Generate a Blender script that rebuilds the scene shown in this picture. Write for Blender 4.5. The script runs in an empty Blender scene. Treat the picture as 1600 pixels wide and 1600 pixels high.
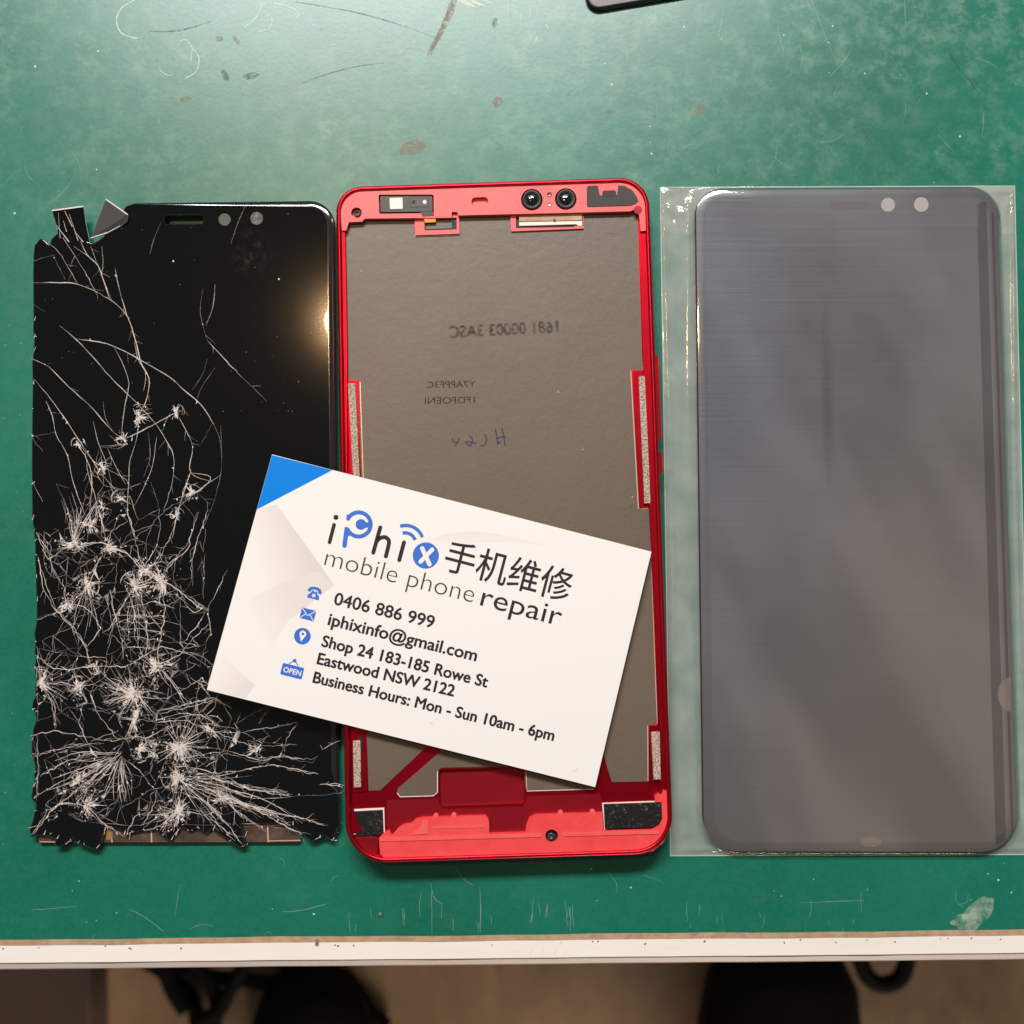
import bpy, bmesh, math, random
from mathutils import Vector, Matrix, noise
from mathutils.geometry import tessellate_polygon

random.seed(11)
S = bpy.context.scene
C = S.collection
R = math.radians
MM = 0.001

# ------------------------------------------------------------------ camera
CAM_H, TILT, F = 0.2535, R(3.9), 1677.0
CAM = Vector((0, 0, CAM_H))
cd = bpy.data.cameras.new('camera')
cam = bpy.data.objects.new('camera', cd); C.objects.link(cam)
cam.location = CAM; cam.rotation_euler = (TILT, 0, 0)
cd.sensor_width = 36; cd.sensor_fit = 'HORIZONTAL'; cd.lens = 36 * F / 1600
cd.clip_start = 0.01; cd.clip_end = 50
cd.dof.use_dof = True; cd.dof.focus_distance = 0.248
cd.dof.aperture_fstop = cd.lens / 2.3                     # lens in mm over a 2.3 mm pupil
S.camera = cam
CR = cam.rotation_euler.to_matrix()

def P(px, py, z=0.0):
    """world point at height z (mm) under photo pixel px, py"""
    d = CR @ Vector(((px - 800) / F, (800 - py) / F, -1.0))
    t = (z * MM - CAM.z) / d.z
    return CAM + d * t

# ------------------------------------------------------------------ world, lamps, exposure
w = bpy.data.worlds.new('World'); S.world = w; w.use_nodes = True
bg = w.node_tree.nodes['Background']
bg.inputs[0].default_value = (1.0, 0.96, 0.92, 1); bg.inputs[1].default_value = 0.085

def area(name, loc, aim, sx, sy, power, col):
    l = bpy.data.lights.new(name, 'AREA'); l.shape = 'RECTANGLE'; l.size = sx; l.size_y = sy
    l.energy = power; l.color = col
    o = bpy.data.objects.new(name, l); C.objects.link(o); o.location = loc
    o.rotation_euler = (Vector(aim) - Vector(loc)).to_track_quat('-Z', 'Y').to_euler()
    return o
area('ceiling_panel_light', (-0.13, 1.08, 1.30), (0, 0.0, 0), 1.0, 0.20, 37.0, (1.0, 0.985, 0.965))
wb = area('warm_bulb_light', (-0.196, 0.315, 1.02), (0, 0, 0), 0.05, 0.05, 1.7, (1.0, 0.60, 0.28)); wb.data.shape = 'DISK'
area('floor_fill_light', (0.30, -1.30, -0.06), (0, -0.25, -0.75), 0.6, 0.3, 7.5, (1.0, 0.84, 0.66))  # added fill, set below bench height to brighten only the floor

S.view_settings.view_transform = 'Standard'; S.view_settings.look = 'None'
S.view_settings.exposure = 0.0; S.view_settings.gamma = 1.0
S.cycles.max_bounces = 8; S.cycles.transparent_max_bounces = 12

# ------------------------------------------------------------------ material helpers
def mat(name, col, rough=0.5, metal=0.0, spec=0.5, coat=0.0, coat_rough=0.05):
    m = bpy.data.materials.new(name); m.use_nodes = True
    b = m.node_tree.nodes['Principled BSDF']
    b.inputs['Base Color'].default_value = (*col, 1)
    b.inputs['Roughness'].default_value = rough
    b.inputs['Metallic'].default_value = metal
    b.inputs['Specular IOR Level'].default_value = spec
    b.inputs['Coat Weight'].default_value = coat
    b.inputs['Coat Roughness'].default_value = coat_rough
    return m
def N(m, t, **kw):
    n = m.node_tree.nodes.new(t)
    for k, v in kw.items():
        if k in n.inputs: n.inputs[k].default_value = v
        else: setattr(n, k, v)
    return n
def L(m, a, b): m.node_tree.links.new(a, b)
def bsdf(m): return m.node_tree.nodes['Principled BSDF']
def coords(m, scale=(1, 1, 1), loc=(0, 0, 0)):
    t = N(m, 'ShaderNodeNewGeometry'); mp = N(m, 'ShaderNodeMapping')
    mp.inputs['Scale'].default_value = scale; mp.inputs['Location'].default_value = loc
    L(m, t.outputs['Position'], mp.inputs['Vector']); return mp.outputs['Vector']
def noise_tex(m, scale, detail=4, rough=0.6, vec=None, distortion=0.0):
    n = N(m, 'ShaderNodeTexNoise'); n.inputs['Scale'].default_value = scale
    n.inputs['Detail'].default_value = detail; n.inputs['Roughness'].default_value = rough
    n.inputs['Distortion'].default_value = distortion
    L(m, vec if vec is not None else coords(m), n.inputs['Vector']); return n.outputs['Fac']
def ramp(m, fac, stops):
    r = N(m, 'ShaderNodeValToRGB'); cr = r.color_ramp
    while len(cr.elements) < len(stops): cr.elements.new(0.5)
    for e, (p, c) in zip(cr.elements, stops):
        e.position = p; e.color = (*c, 1) if not isinstance(c, (int, float)) else (c, c, c, 1)
    L(m, fac, r.inputs['Fac']); return r.outputs['Color']
def mixc(m, fac, a, b, mode='MIX'):
    x = N(m, 'ShaderNodeMix', data_type='RGBA', blend_type=mode)
    for s, v in ((x.inputs[0], fac), (x.inputs[6], a), (x.inputs[7], b)):
        if isinstance(v, (int, float)): s.default_value = v
        elif isinstance(v, tuple): s.default_value = (*v, 1)
        else: L(m, v, s)
    return x.outputs[2]
def math_n(m, op, a, b=0.0, clamp=False):
    x = N(m, 'ShaderNodeMath', operation=op); x.use_clamp = clamp
    for s, v in ((x.inputs[0], a), (x.inputs[1], b)):
        if isinstance(v, (int, float)): s.default_value = v
        else: L(m, v, s)
    return x.outputs[0]
def bump(m, h, strength=0.2, dist=0.0001):
    b = N(m, 'ShaderNodeBump'); b.inputs['Strength'].default_value = strength
    b.inputs['Distance'].default_value = dist; L(m, h, b.inputs['Height'])
    L(m, b.outputs['Normal'], bsdf(m).inputs['Normal'])
def blend_clear(m, amount):
    """let `amount` of what lies below show through (thin film, faint ink)"""
    nt = m.node_tree; out = nt.nodes['Material Output']
    tr = N(m, 'ShaderNodeBsdfTransparent'); mx = N(m, 'ShaderNodeMixShader')
    if isinstance(amount, (int, float)): mx.inputs[0].default_value = amount
    else: L(m, amount, mx.inputs[0])
    L(m, bsdf(m).outputs[0], mx.inputs[1]); L(m, tr.outputs[0], mx.inputs[2])
    L(m, mx.outputs[0], out.inputs['Surface']); return m

M = {}
# green vinyl mat: mottled, scuffed pale where it has been worn
m = M['mat'] = mat('green_mat', (0.012, 0.16, 0.085), 0.42, 0, 0.60)
big = noise_tex(m, 14, 4, 0.55); fine = noise_tex(m, 190, 8, 0.75)
grain = noise_tex(m, 900, 3, 0.6)
sep = N(m, 'ShaderNodeSeparateXYZ'); L(m, coords(m), sep.inputs[0])
worn = N(m, 'ShaderNodeMapRange'); L(m, sep.outputs[1], worn.inputs['Value'])
worn.inputs['From Min'].default_value = 0.075; worn.inputs['From Max'].default_value = 0.150
base = ramp(m, big, [(0.30, (0.0022, 0.116, 0.073)), (0.52, (0.0035, 0.146, 0.096)), (0.75, (0.008, 0.174, 0.117))])
base = mixc(m, ramp(m, grain, [(0.35, 0.0), (0.8, 0.30)]), base, (0.025, 0.215, 0.14))
scuff = math_n(m, 'MULTIPLY', ramp(m, fine, [(0.46, 0.0), (0.68, 1.0)]), ramp(m, noise_tex(m, 40, 6, 0.65, coords(m, (1, 1, 1), (0.7, 0.3, 0))), [(0.36, 0.10), (0.66, 1.0)]))
scuff = math_n(m, 'MULTIPLY', scuff, math_n(m, 'ADD', math_n(m, 'MULTIPLY', worn.outputs[0], 0.50), 0.04))
base = mixc(m, scuff, base, (0.36, 0.50, 0.40))
dirt = ramp(m, noise_tex(m, 38, 5, 0.7, coords(m, (1, 1, 1), (3, 1, 0))), [(0.62, 0.0), (0.74, 0.45)])
base = mixc(m, dirt, base, (0.03, 0.13, 0.09))
L(m, base, bsdf(m).inputs['Base Color'])
L(m, ramp(m, fine, [(0.3, 0.29), (0.75, 0.37)]), bsdf(m).inputs['Roughness'])
bump(m, grain, 0.08, 0.00015)

M['mat_scratch'] = blend_clear(mat('mat_scratch_pale', (0.45, 0.62, 0.50), 0.6), 0.70)
M['mat_scratch_bright'] = blend_clear(mat('mat_scratch_bright', (0.72, 0.80, 0.68), 0.6), 0.25)
m = M['mat_dark_mark'] = mat('mat_dark_mark', (0.02, 0.09, 0.07), 0.5)
blend_clear(m, ramp(m, noise_tex(m, 800, 5, 0.75), [(0.38, 0.35), (0.62, 0.95)]))
m = M['mat_stain'] = mat('mat_brown_stain', (0.30, 0.22, 0.17), 0.6)
blend_clear(m, ramp(m, noise_tex(m, 900, 4, 0.7), [(0.36, 0.25), (0.60, 0.95)]))
m = M['mat_scuff_patch'] = mat('mat_scuff_patch', (0.50, 0.62, 0.50), 0.6)
blend_clear(m, ramp(m, noise_tex(m, 260, 6, 0.75), [(0.38, 0.45), (0.60, 0.97)]))
m = M['mat_core'] = mat('mat_cut_core', (0.52, 0.34, 0.21), 0.8)
L(m, ramp(m, noise_tex(m, 300, 5, 0.7), [(0.3, (0.38, 0.24, 0.15)), (0.6, (0.56, 0.38, 0.25))]), bsdf(m).inputs['Base Color'])
m = M['laminate'] = mat('white_laminate', (0.85, 0.80, 0.74), 0.45)
L(m, ramp(m, noise_tex(m, 60, 6, 0.7, coords(m, (0.3, 2, 1))), [(0.3, (0.83, 0.77, 0.71)), (0.6, (0.88, 0.84, 0.79))]), bsdf(m).inputs['Base Color'])
M['laminate_lip'] = mat('grey_laminate_lip', (0.80, 0.70, 0.66), 0.5)
M['edge_line'] = mat('edge_glue_line', (0.22, 0.16, 0.13), 0.8)
m = M['floor'] = mat('brown_wood_floor', (0.14, 0.08, 0.045), 0.5)
v = coords(m, (9, 1.2, 1), (0.3, 0, 0))
pl = N(m, 'ShaderNodeTexVoronoi'); pl.inputs['Scale'].default_value = 0.9; L(m, v, pl.inputs['Vector'])
grainf = noise_tex(m, 9, 4, 0.6, coords(m, (1.6, 1.0, 1)))
fc = ramp(m, grainf, [(0.3, (0.13, 0.075, 0.045)), (0.7, (0.42, 0.27, 0.16))])
L(m, mixc(m, 0.35, fc, ramp(m, pl.outputs['Color'], [(0.2, (0.08, 0.048, 0.03)), (0.8, (0.42, 0.27, 0.16))])), bsdf(m).inputs['Base Color'])
M['floor_tile_dark'] = mat('dark_box_lid', (0.075, 0.05, 0.04), 0.6)
M['rubber'] = mat('black_rubber', (0.005, 0.005, 0.0055), 0.8, 0, 0.15)
M['leather'] = mat('black_shoe_leather', (0.0045, 0.0045, 0.006), 0.75, 0, 0.15)

# cracked display
m = M['black_glass'] = mat('black_display_glass', (0.0024, 0.0027, 0.0034), 0.10, 0, 0.145, 1.0, 0.010)
v = coords(m); c0 = P(393, 395, 2.6)
d = N(m, 'ShaderNodeVectorMath', operation='DISTANCE'); L(m, v, d.inputs[0]); d.inputs[1].default_value = c0
near = N(m, 'ShaderNodeMapRange'); L(m, d.outputs['Value'], near.inputs['Value'])
near.inputs['From Min'].default_value = 0.001; near.inputs['From Max'].default_value = 0.0065
near.inputs['To Min'].default_value = 1; near.inputs['To Max'].default_value = 0
sm = math_n(m, 'MULTIPLY', ramp(m, noise_tex(m, 420, 5, 0.7), [(0.50, 0.0), (0.78, 0.45)]), near.outputs[0])
L(m, mixc(m, sm, (0.0035, 0.0036, 0.004), (0.13, 0.09, 0.07)), bsdf(m).inputs['Base Color'])
M['glass_edge'] = mat('glass_edge_polish', (0.012, 0.012, 0.014), 0.12, 0, 0.8, 1.0, 0.08)
def crack_mat(name, col, clear):
    m = mat(name, col, 0.45, 0, 0.6)
    return blend_clear(m, ramp(m, noise_tex(m, 1500, 3, 0.6), [(0.3, max(0, clear - 0.25)), (0.7, min(1, clear + 0.25))]))
M['crack_bright'] = crack_mat('crack_powder_bright', (0.86, 0.78, 0.73), 0.12)
M['crack_mid'] = crack_mat('crack_white', (0.78, 0.69, 0.64), 0.30)
M['crack_faint'] = crack_mat('crack_faint', (0.60, 0.53, 0.49), 0.58)
m = M['backplate'] = mat('display_backplate', (0.11, 0.07, 0.05), 0.45, 0.3)
L(m, ramp(m, noise_tex(m, 160, 4, 0.6), [(0.35, (0.05, 0.032, 0.026)), (0.65, (0.15, 0.095, 0.07))]), bsdf(m).inputs['Base Color'])
M['kapton'] = mat('amber_tape', (0.32, 0.16, 0.04), 0.4)
M['mirror_shard'] = mat('shard_back_grey', (0.075, 0.066, 0.064), 0.3, 0.0, 0.8)
M['shard_edge'] = mat('shard_bright_edge', (0.85, 0.85, 0.83), 0.25)
m = M['lens_clear'] = mat('clear_lens_window', (0.05, 0.068, 0.055), 0.25)
m = M['lens_residue'] = mat('lens_window_residue', (0.3, 0.3, 0.28), 0.5)
L(m, ramp(m, noise_tex(m, 700, 5, 0.7), [(0.47, (0.010, 0.011, 0.010)), (0.68, (0.22, 0.21, 0.20))]), bsdf(m).inputs['Base Color'])

# red frame
def mottled(name, c1, c2, rough, metal=0, scale=120, spec=0.5):
    m = mat(name, c1, rough, metal, spec)
    L(m, ramp(m, noise_tex(m, scale, 5, 0.65), [(0.32, c1), (0.68, c2)]), bsdf(m).inputs['Base Color'])
    bump(m, noise_tex(m, 2500, 2, 0.5), 0.05, 0.00005)
    return m
M['coral'] = mottled('coral_sheen_plastic', (0.78, 0.092, 0.096), (0.84, 0.118, 0.118), 0.40)  # pinker than the bottom bar: lamp sheen put into the base colour
M['coral_deep'] = mottled('bright_red_plastic', (0.76, 0.044, 0.050), (0.82, 0.078, 0.076), 0.5, 0, 160)
M['red_metal'] = mottled('red_anodised_metal', (0.42, 0.003, 0.016), (0.48, 0.006, 0.022), 0.36, 0.9, 90)
M['red_rim'] = mottled('red_painted_rim', (0.44, 0.006, 0.020), (0.50, 0.010, 0.026), 0.32, 0.8, 90)
M['wine_metal'] = mottled('dark_red_recess', (0.26, 0.0015, 0.010), (0.31, 0.003, 0.014), 0.42, 0.5, 70)
M['cut_edge'] = mat('bare_cut_edge', (0.82, 0.50, 0.38), 0.3, 0.3)
m = M['graphite'] = mat('grey_graphite_sheet', (0.19, 0.145, 0.11), 0.42)
g = ramp(m, noise_tex(m, 22, 4, 0.6), [(0.3, (0.116, 0.090, 0.067)), (0.7, (0.150, 0.114, 0.087))])
g = mixc(m, ramp(m, noise_tex(m, 1100, 3, 0.7), [(0.25, 0.22), (0.6, 0.0)]), g, (0.08, 0.062, 0.048))
L(m, g, bsdf(m).inputs['Base Color']); bump(m, noise_tex(m, 420, 6, 0.7), 0.28, 0.00025)
M['ink_faint'] = mat('faded_print_ink', (0.05, 0.04, 0.04), 0.6)
blend_clear(M['ink_faint'], ramp(M['ink_faint'], noise_tex(M['ink_faint'], 700, 4, 0.7), [(0.35, 0.79), (0.6, 0.96)]))
M['ink_ghost'] = mat('ghosted_print_ink', (0.06, 0.04, 0.035), 0.6)
blend_clear(M['ink_ghost'], ramp(M['ink_ghost'], noise_tex(M['ink_ghost'], 900, 4, 0.7), [(0.35, 0.80), (0.6, 0.96)]))
M['ink_pen'] = blend_clear(mat('blue_pen_ink', (0.035, 0.04, 0.10), 0.6), 0.25)
m = M['foam'] = mat('speckled_foam_tape', (0.42, 0.34, 0.25), 0.9)
L(m, ramp(m, noise_tex(m, 2600, 2, 0.8), [(0.36, (0.13, 0.09, 0.06)), (0.52, (0.42, 0.34, 0.26)), (0.66, (0.70, 0.58, 0.46))]), bsdf(m).inputs['Base Color'])
m = M['black_pad'] = mat('black_foam_pad', (0.018, 0.016, 0.016), 0.75, 0, 0.2)
L(m, ramp(m, noise_tex(m, 650, 6, 0.75, distortion=2.0), [(0.57, (0.010, 0.0095, 0.0095)), (0.68, (0.20, 0.18, 0.17))]), bsdf(m).inputs['Base Color'])
m = M['gasket'] = mat('dark_grey_gasket', (0.060, 0.056, 0.05), 0.8)
M['sensor_black'] = mat('sensor_black', (0.012, 0.011, 0.011), 0.4)
M['sensor_grey'] = mat('sensor_grey', (0.05, 0.042, 0.036), 0.45)
M['pocket'] = mat('dark_pocket', (0.006, 0.005, 0.006), 0.6)
M['white_plastic'] = mat('white_plastic', (0.80, 0.74, 0.66), 0.4)
M['lens_ring'] = mat('camera_ring', (0.055, 0.058, 0.062), 0.35, 0.3)
M['lens_glass'] = mat('camera_lens', (0.006, 0.007, 0.009), 0.08, 0, 0.8, 1.0, 0.02)
M['orange'] = mat('orange_flex', (0.75, 0.24, 0.015), 0.35)
M['grey_flex'] = mat('grey_flex_ribbon', (0.10, 0.095, 0.09), 0.35)

# card
m = M['card'] = mat('white_card_stock', (0.83, 0.81, 0.795), 0.42, 0, 0.35)
M['card_edge'] = mat('card_cut_edge', (0.62, 0.58, 0.54), 0.8)
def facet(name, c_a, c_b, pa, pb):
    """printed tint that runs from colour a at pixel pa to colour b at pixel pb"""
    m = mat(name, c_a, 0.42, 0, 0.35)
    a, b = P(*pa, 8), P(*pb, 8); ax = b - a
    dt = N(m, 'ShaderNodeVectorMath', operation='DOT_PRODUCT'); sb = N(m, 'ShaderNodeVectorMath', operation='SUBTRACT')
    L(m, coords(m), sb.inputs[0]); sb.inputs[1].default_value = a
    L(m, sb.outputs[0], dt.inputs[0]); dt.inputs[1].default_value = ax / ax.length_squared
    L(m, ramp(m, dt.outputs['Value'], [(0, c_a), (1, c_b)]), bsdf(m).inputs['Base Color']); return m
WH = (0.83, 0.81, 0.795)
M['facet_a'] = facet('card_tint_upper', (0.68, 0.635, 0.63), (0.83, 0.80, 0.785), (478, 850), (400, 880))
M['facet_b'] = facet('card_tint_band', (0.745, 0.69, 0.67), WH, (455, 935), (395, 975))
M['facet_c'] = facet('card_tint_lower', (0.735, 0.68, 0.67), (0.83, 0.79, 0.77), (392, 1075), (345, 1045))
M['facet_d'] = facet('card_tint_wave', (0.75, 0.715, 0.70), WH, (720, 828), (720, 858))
M['card_blue'] = mat('card_blue_corner', (0.001, 0.215, 0.74), 0.45, 0, 0.12)
M['ink'] = mat('black_print_ink', (0.020, 0.014, 0.018), 0.5, 0, 0.3)
M['ink_thin'] = mat('grey_print_ink', (0.055, 0.042, 0.042), 0.5, 0, 0.3)
M['ink_blue'] = mat('blue_print_ink', (0.040, 0.155, 0.60), 0.45, 0, 0.3)
M['ink_white'] = mat('white_print', (0.84, 0.80, 0.76), 0.45, 0, 0.3)

# right screen + sleeve
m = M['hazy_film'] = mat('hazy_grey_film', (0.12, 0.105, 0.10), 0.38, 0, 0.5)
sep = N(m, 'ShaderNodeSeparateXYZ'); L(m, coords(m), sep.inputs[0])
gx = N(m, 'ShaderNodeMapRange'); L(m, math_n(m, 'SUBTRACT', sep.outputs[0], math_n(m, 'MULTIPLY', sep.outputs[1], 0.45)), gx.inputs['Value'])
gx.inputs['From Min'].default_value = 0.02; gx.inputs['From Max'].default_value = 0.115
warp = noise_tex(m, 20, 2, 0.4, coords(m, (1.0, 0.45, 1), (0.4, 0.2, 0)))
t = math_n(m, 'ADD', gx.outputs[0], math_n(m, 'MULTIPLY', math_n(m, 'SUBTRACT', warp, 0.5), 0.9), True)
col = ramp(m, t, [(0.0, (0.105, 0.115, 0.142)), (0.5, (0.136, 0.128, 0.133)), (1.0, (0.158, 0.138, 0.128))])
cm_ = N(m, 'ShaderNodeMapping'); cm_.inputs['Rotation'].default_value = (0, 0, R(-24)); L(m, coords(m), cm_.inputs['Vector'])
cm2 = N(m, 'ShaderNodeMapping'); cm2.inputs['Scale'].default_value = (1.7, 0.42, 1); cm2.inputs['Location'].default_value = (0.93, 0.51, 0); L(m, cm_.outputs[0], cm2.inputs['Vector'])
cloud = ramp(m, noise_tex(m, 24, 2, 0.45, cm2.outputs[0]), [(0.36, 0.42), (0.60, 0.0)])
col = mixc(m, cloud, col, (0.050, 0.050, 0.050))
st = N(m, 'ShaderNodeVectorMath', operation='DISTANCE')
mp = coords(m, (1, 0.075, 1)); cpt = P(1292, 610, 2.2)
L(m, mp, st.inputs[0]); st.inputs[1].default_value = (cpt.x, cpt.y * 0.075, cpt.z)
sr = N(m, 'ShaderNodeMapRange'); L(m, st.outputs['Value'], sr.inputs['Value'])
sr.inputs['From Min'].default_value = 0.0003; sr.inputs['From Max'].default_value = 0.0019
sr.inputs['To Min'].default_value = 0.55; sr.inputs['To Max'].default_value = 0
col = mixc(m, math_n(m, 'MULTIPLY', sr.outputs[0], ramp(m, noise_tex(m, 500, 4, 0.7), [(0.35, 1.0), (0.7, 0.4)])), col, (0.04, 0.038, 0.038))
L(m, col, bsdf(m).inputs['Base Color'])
hz = noise_tex(m, 60, 5, 0.6, coords(m, (0.25, 14, 1)))
bump(m, hz, 0.11, 0.0004)
L(m, ramp(m, noise_tex(m, 60, 3, 0.5), [(0.3, 0.30), (0.7, 0.46)]), bsdf(m).inputs['Roughness'])
M['screen_edge'] = mat('dark_curved_glass', (0.045, 0.036, 0.038), 0.12, 0, 0.6, 0.8, 0.05)
M['film_tab'] = blend_clear(mat('pale_film_tab', (0.26, 0.20, 0.19), 0.4), 0.25)
M['film_window'] = mat('pale_sensor_window', (0.36, 0.33, 0.33), 0.35)
M['film_slot'] = blend_clear(mat('faint_slot', (0.17, 0.16, 0.165), 0.35), 0.35)
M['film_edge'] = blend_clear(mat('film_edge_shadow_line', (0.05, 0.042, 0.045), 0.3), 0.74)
M['film_band'] = blend_clear(mat('film_top_band', (0.26, 0.25, 0.27), 0.3), 0.82)
# clear plastic: mostly transparent, a little haze, glossy
def plastic(name, haze, gloss_rough, bump_s):
    m = mat(name, (0.70, 0.74, 0.70), 0.5); nt = m.node_tree; nt.nodes.remove(bsdf(m)); out = nt.nodes['Material Output']
    df = N(m, 'ShaderNodeBsdfDiffuse'); df.inputs['Color'].default_value = (0.72, 0.74, 0.71, 1)
    tr = N(m, 'ShaderNodeBsdfTransparent'); tr.inputs['Color'].default_value = (0.97, 0.98, 0.97, 1)
    gl = N(m, 'ShaderNodeBsdfGlossy'); gl.inputs['Roughness'].default_value = gloss_rough
    fr = N(m, 'ShaderNodeLayerWeight'); fr.inputs['Blend'].default_value = 0.5
    b = N(m, 'ShaderNodeBump'); b.inputs['Strength'].default_value = bump_s; b.inputs['Distance'].default_value = 0.0003
    L(m, noise_tex(m, 210, 4, 0.55, coords(m, (1.6, 0.7, 1))), b.inputs['Height'])
    L(m, b.outputs[0], gl.inputs['Normal']); L(m, b.outputs[0], fr.inputs['Normal'])
    a = N(m, 'ShaderNodeMixShader'); c = N(m, 'ShaderNodeMixShader')
    L(m, ramp(m, noise_tex(m, 110, 4, 0.6), [(0.3, haze * 0.75), (0.7, haze * 1.3)]), a.inputs[0])
    L(m, tr.outputs[0], a.inputs[1]); L(m, df.outputs[0], a.inputs[2])
    L(m, math_n(m, 'ADD', math_n(m, 'MULTIPLY', math_n(m, 'POWER', fr.outputs['Facing'], 4.0), 0.85), 0.055), c.inputs[0]); L(m, a.outputs[0], c.inputs[1]); L(m, gl.outputs[0], c.inputs[2])
    L(m, c.outputs[0], out.inputs['Surface']); return m
M['plastic'] = plastic('clear_plastic_sleeve', 0.21, 0.11, 0.55)
M['plastic_flap'] = plastic('clear_plastic_double_layer', 0.20, 0.09, 0.8)
M['plastic_stretched'] = plastic('clear_plastic_stretched', 0.0, 0.06, 0.06)
M['plastic_seam'] = blend_clear(mat('sleeve_seam', (0.70, 0.76, 0.70), 0.15, 0, 0.8), 0.45)
m = M['phone_face'] = mat('brown_grey_phone_back', (0.105, 0.075, 0.068), 0.4)
M['phone_rim'] = mat('black_phone_rim', (0.008, 0.009, 0.010), 0.3)

# ------------------------------------------------------------------ mesh helpers
def wpos(o):
    v = Vector((0, 0, 0))
    while o: v += o.location; o = o.parent
    return v
def obj(name, bm, mats, parent=None, smooth=False, loc=None):
    """link one mesh object; bm holds WORLD coordinates"""
    bmesh.ops.remove_doubles(bm, verts=bm.verts, dist=1e-8)
    org = wpos(parent) if parent else (Vector(loc) if loc is not None else Vector((0, 0, 0)))
    for vv in bm.verts: vv.co -= org
    me = bpy.data.meshes.new(name); bm.to_mesh(me); bm.free()
    for mm in (mats if isinstance(mats, (list, tuple)) else [mats]): me.materials.append(M[mm] if isinstance(mm, str) else mm)
    if smooth:
        for p in me.polygons: p.use_smooth = True
    o = bpy.data.objects.new(name, me); C.objects.link(o)
    if parent: o.parent = parent
    elif loc is not None: o.location = loc
    return o
def thing(name, label, cat, loc, group=None):
    o = bpy.data.objects.new(name, None); C.objects.link(o); o.location = loc; o.empty_display_size = 0.01
    return tag(o, label, cat, group)
def tag(o, label, cat, group=None, kind=None):
    o['label'] = label; o['category'] = cat
    if group: o['group'] = group
    if kind: o['kind'] = kind
    return o
def W(pts, z): return [P(x, y, z) for x, y in pts]

def rrect(c4, r4, n=10):
    """rounded quad in pixels: corners TL TR BR BL, one radius each"""
    out = []
    k = len(c4)
    for i in range(k):
        p, a, b = Vector(c4[i]), Vector(c4[i - 1]), Vector(c4[(i + 1) % k])
        r = r4[i] if isinstance(r4, (list, tuple)) else r4
        da, db = (a - p).normalized(), (b - p).normalized()
        half = da.angle(db) / 2; t = r / math.tan(half)
        cen = p + (da + db).normalized() * (r / math.sin(half))
        s, e = p + da * t - cen, p + db * t - cen
        for j in range(n + 1):
            f = j / n; ang = s.angle_signed(e) if s.length > 1e-9 else 0
            v = s.copy(); v.rotate(Matrix.Rotation(-ang * f, 2)); out.append(tuple(cen + v))
    return out
def circle(x, y, r, n=24, ry=None):
    return [(x + r * math.cos(2 * math.pi * i / n), y + (ry or r) * math.sin(2 * math.pi * i / n)) for i in range(n)]
def inset(pts, d):
    """offset a closed outline (Vector list, xy) inward by d metres, signed by its area"""
    n = len(pts); A = sum(pts[i].x * pts[(i + 1) % n].y - pts[(i + 1) % n].x * pts[i].y for i in range(n))
    sg = 1 if A > 0 else -1; out = []
    for i in range(n):
        a, b, c = pts[i - 1], pts[i], pts[(i + 1) % n]
        n1 = Vector((-(b - a).y, (b - a).x)); n2 = Vector((-(c - b).y, (c - b).x))
        if n1.length < 1e-12: n1 = n2
        if n2.length < 1e-12: n2 = n1
        nn = (n1.normalized() + n2.normalized())
        nn = nn.normalized() / max(0.5, nn.length / 2) if nn.length > 1e-6 else n1.normalized()
        out.append(Vector((b.x + sg * nn.x * d, b.y + sg * nn.y * d, b.z)))
    return out
def inset_var(pts, ds):
    a = inset(pts, 1.0 * MM)
    return [p + (q - p) * (d / 1.0) for p, q, d in zip(pts, a, ds)]
def atz(pts, z): return [Vector((p.x, p.y, z * MM)) for p in pts]

def add_loft(bm, loops, cap0=False, cap1=True, mi=0, cap_mi=None, smooth=True):
    vs = [[bm.verts.new(p) for p in lp] for lp in loops]
    n = len(vs[0]); out_ = vs
    for a, b in zip(vs, vs[1:]):
        for i in range(n):
            try:
                f = bm.faces.new((a[i], a[(i + 1) % n], b[(i + 1) % n], b[i])); f.material_index = mi; f.smooth = smooth
            except ValueError: pass
    for flag, lp in ((cap0, vs[0]), (cap1, vs[-1])):
        if flag:
            co = [v.co.copy() for v in lp]
            for t in tessellate_polygon([co]):
                try:
                    f = bm.faces.new([lp[i] for i in t]); f.material_index = mi if cap_mi is None else cap_mi; f.smooth = False
                except ValueError: pass
    return vs
def add_plate(bm, outer, z0, z1, holes=(), mi=0, side_mi=None, at=None):
    """flat plate with holes, outlines in pixels read at height z1"""
    rings = [W(outer, z1 if at is None else at)] + [W(h, z1 if at is None else at) for h in holes]
    rings = [atz(r, z1) for r in rings]
    allv = [[bm.verts.new(p) for p in r] for r in rings]; flat = [v for r in allv for v in r]
    for t in tessellate_polygon(rings):
        try: bm.faces.new([flat[i] for i in t]).material_index = mi
        except ValueError: pass
    if z0 is not None:
        for r in allv:
            low = [bm.verts.new((v.co.x, v.co.y, z0 * MM)) for v in r]
            for i in range(len(r)):
                j = (i + 1) % len(r)
                f = bm.faces.new((r[i], r[j], low[j], low[i])); f.material_index = mi if side_mi is None else side_mi
    return allv
def bev_plate(outer, z0, z1, b=0.15, mi=0, bm=None, at=None):
    """plate with a rounded top edge (b in mm)"""
    bm = bm or bmesh.new()
    top = W(outer, z1 if at is None else at)
    add_loft(bm, [atz(top, z0), atz(top, z1 - b), atz(inset(top, b * 0.3 * MM), z1 - b * 0.3), atz(inset(top, b * MM), z1)], mi=mi)
    return bm
def up(bm):
    bm.normal_update()
    bmesh.ops.recalc_face_normals(bm, faces=bm.faces); return bm

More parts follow.
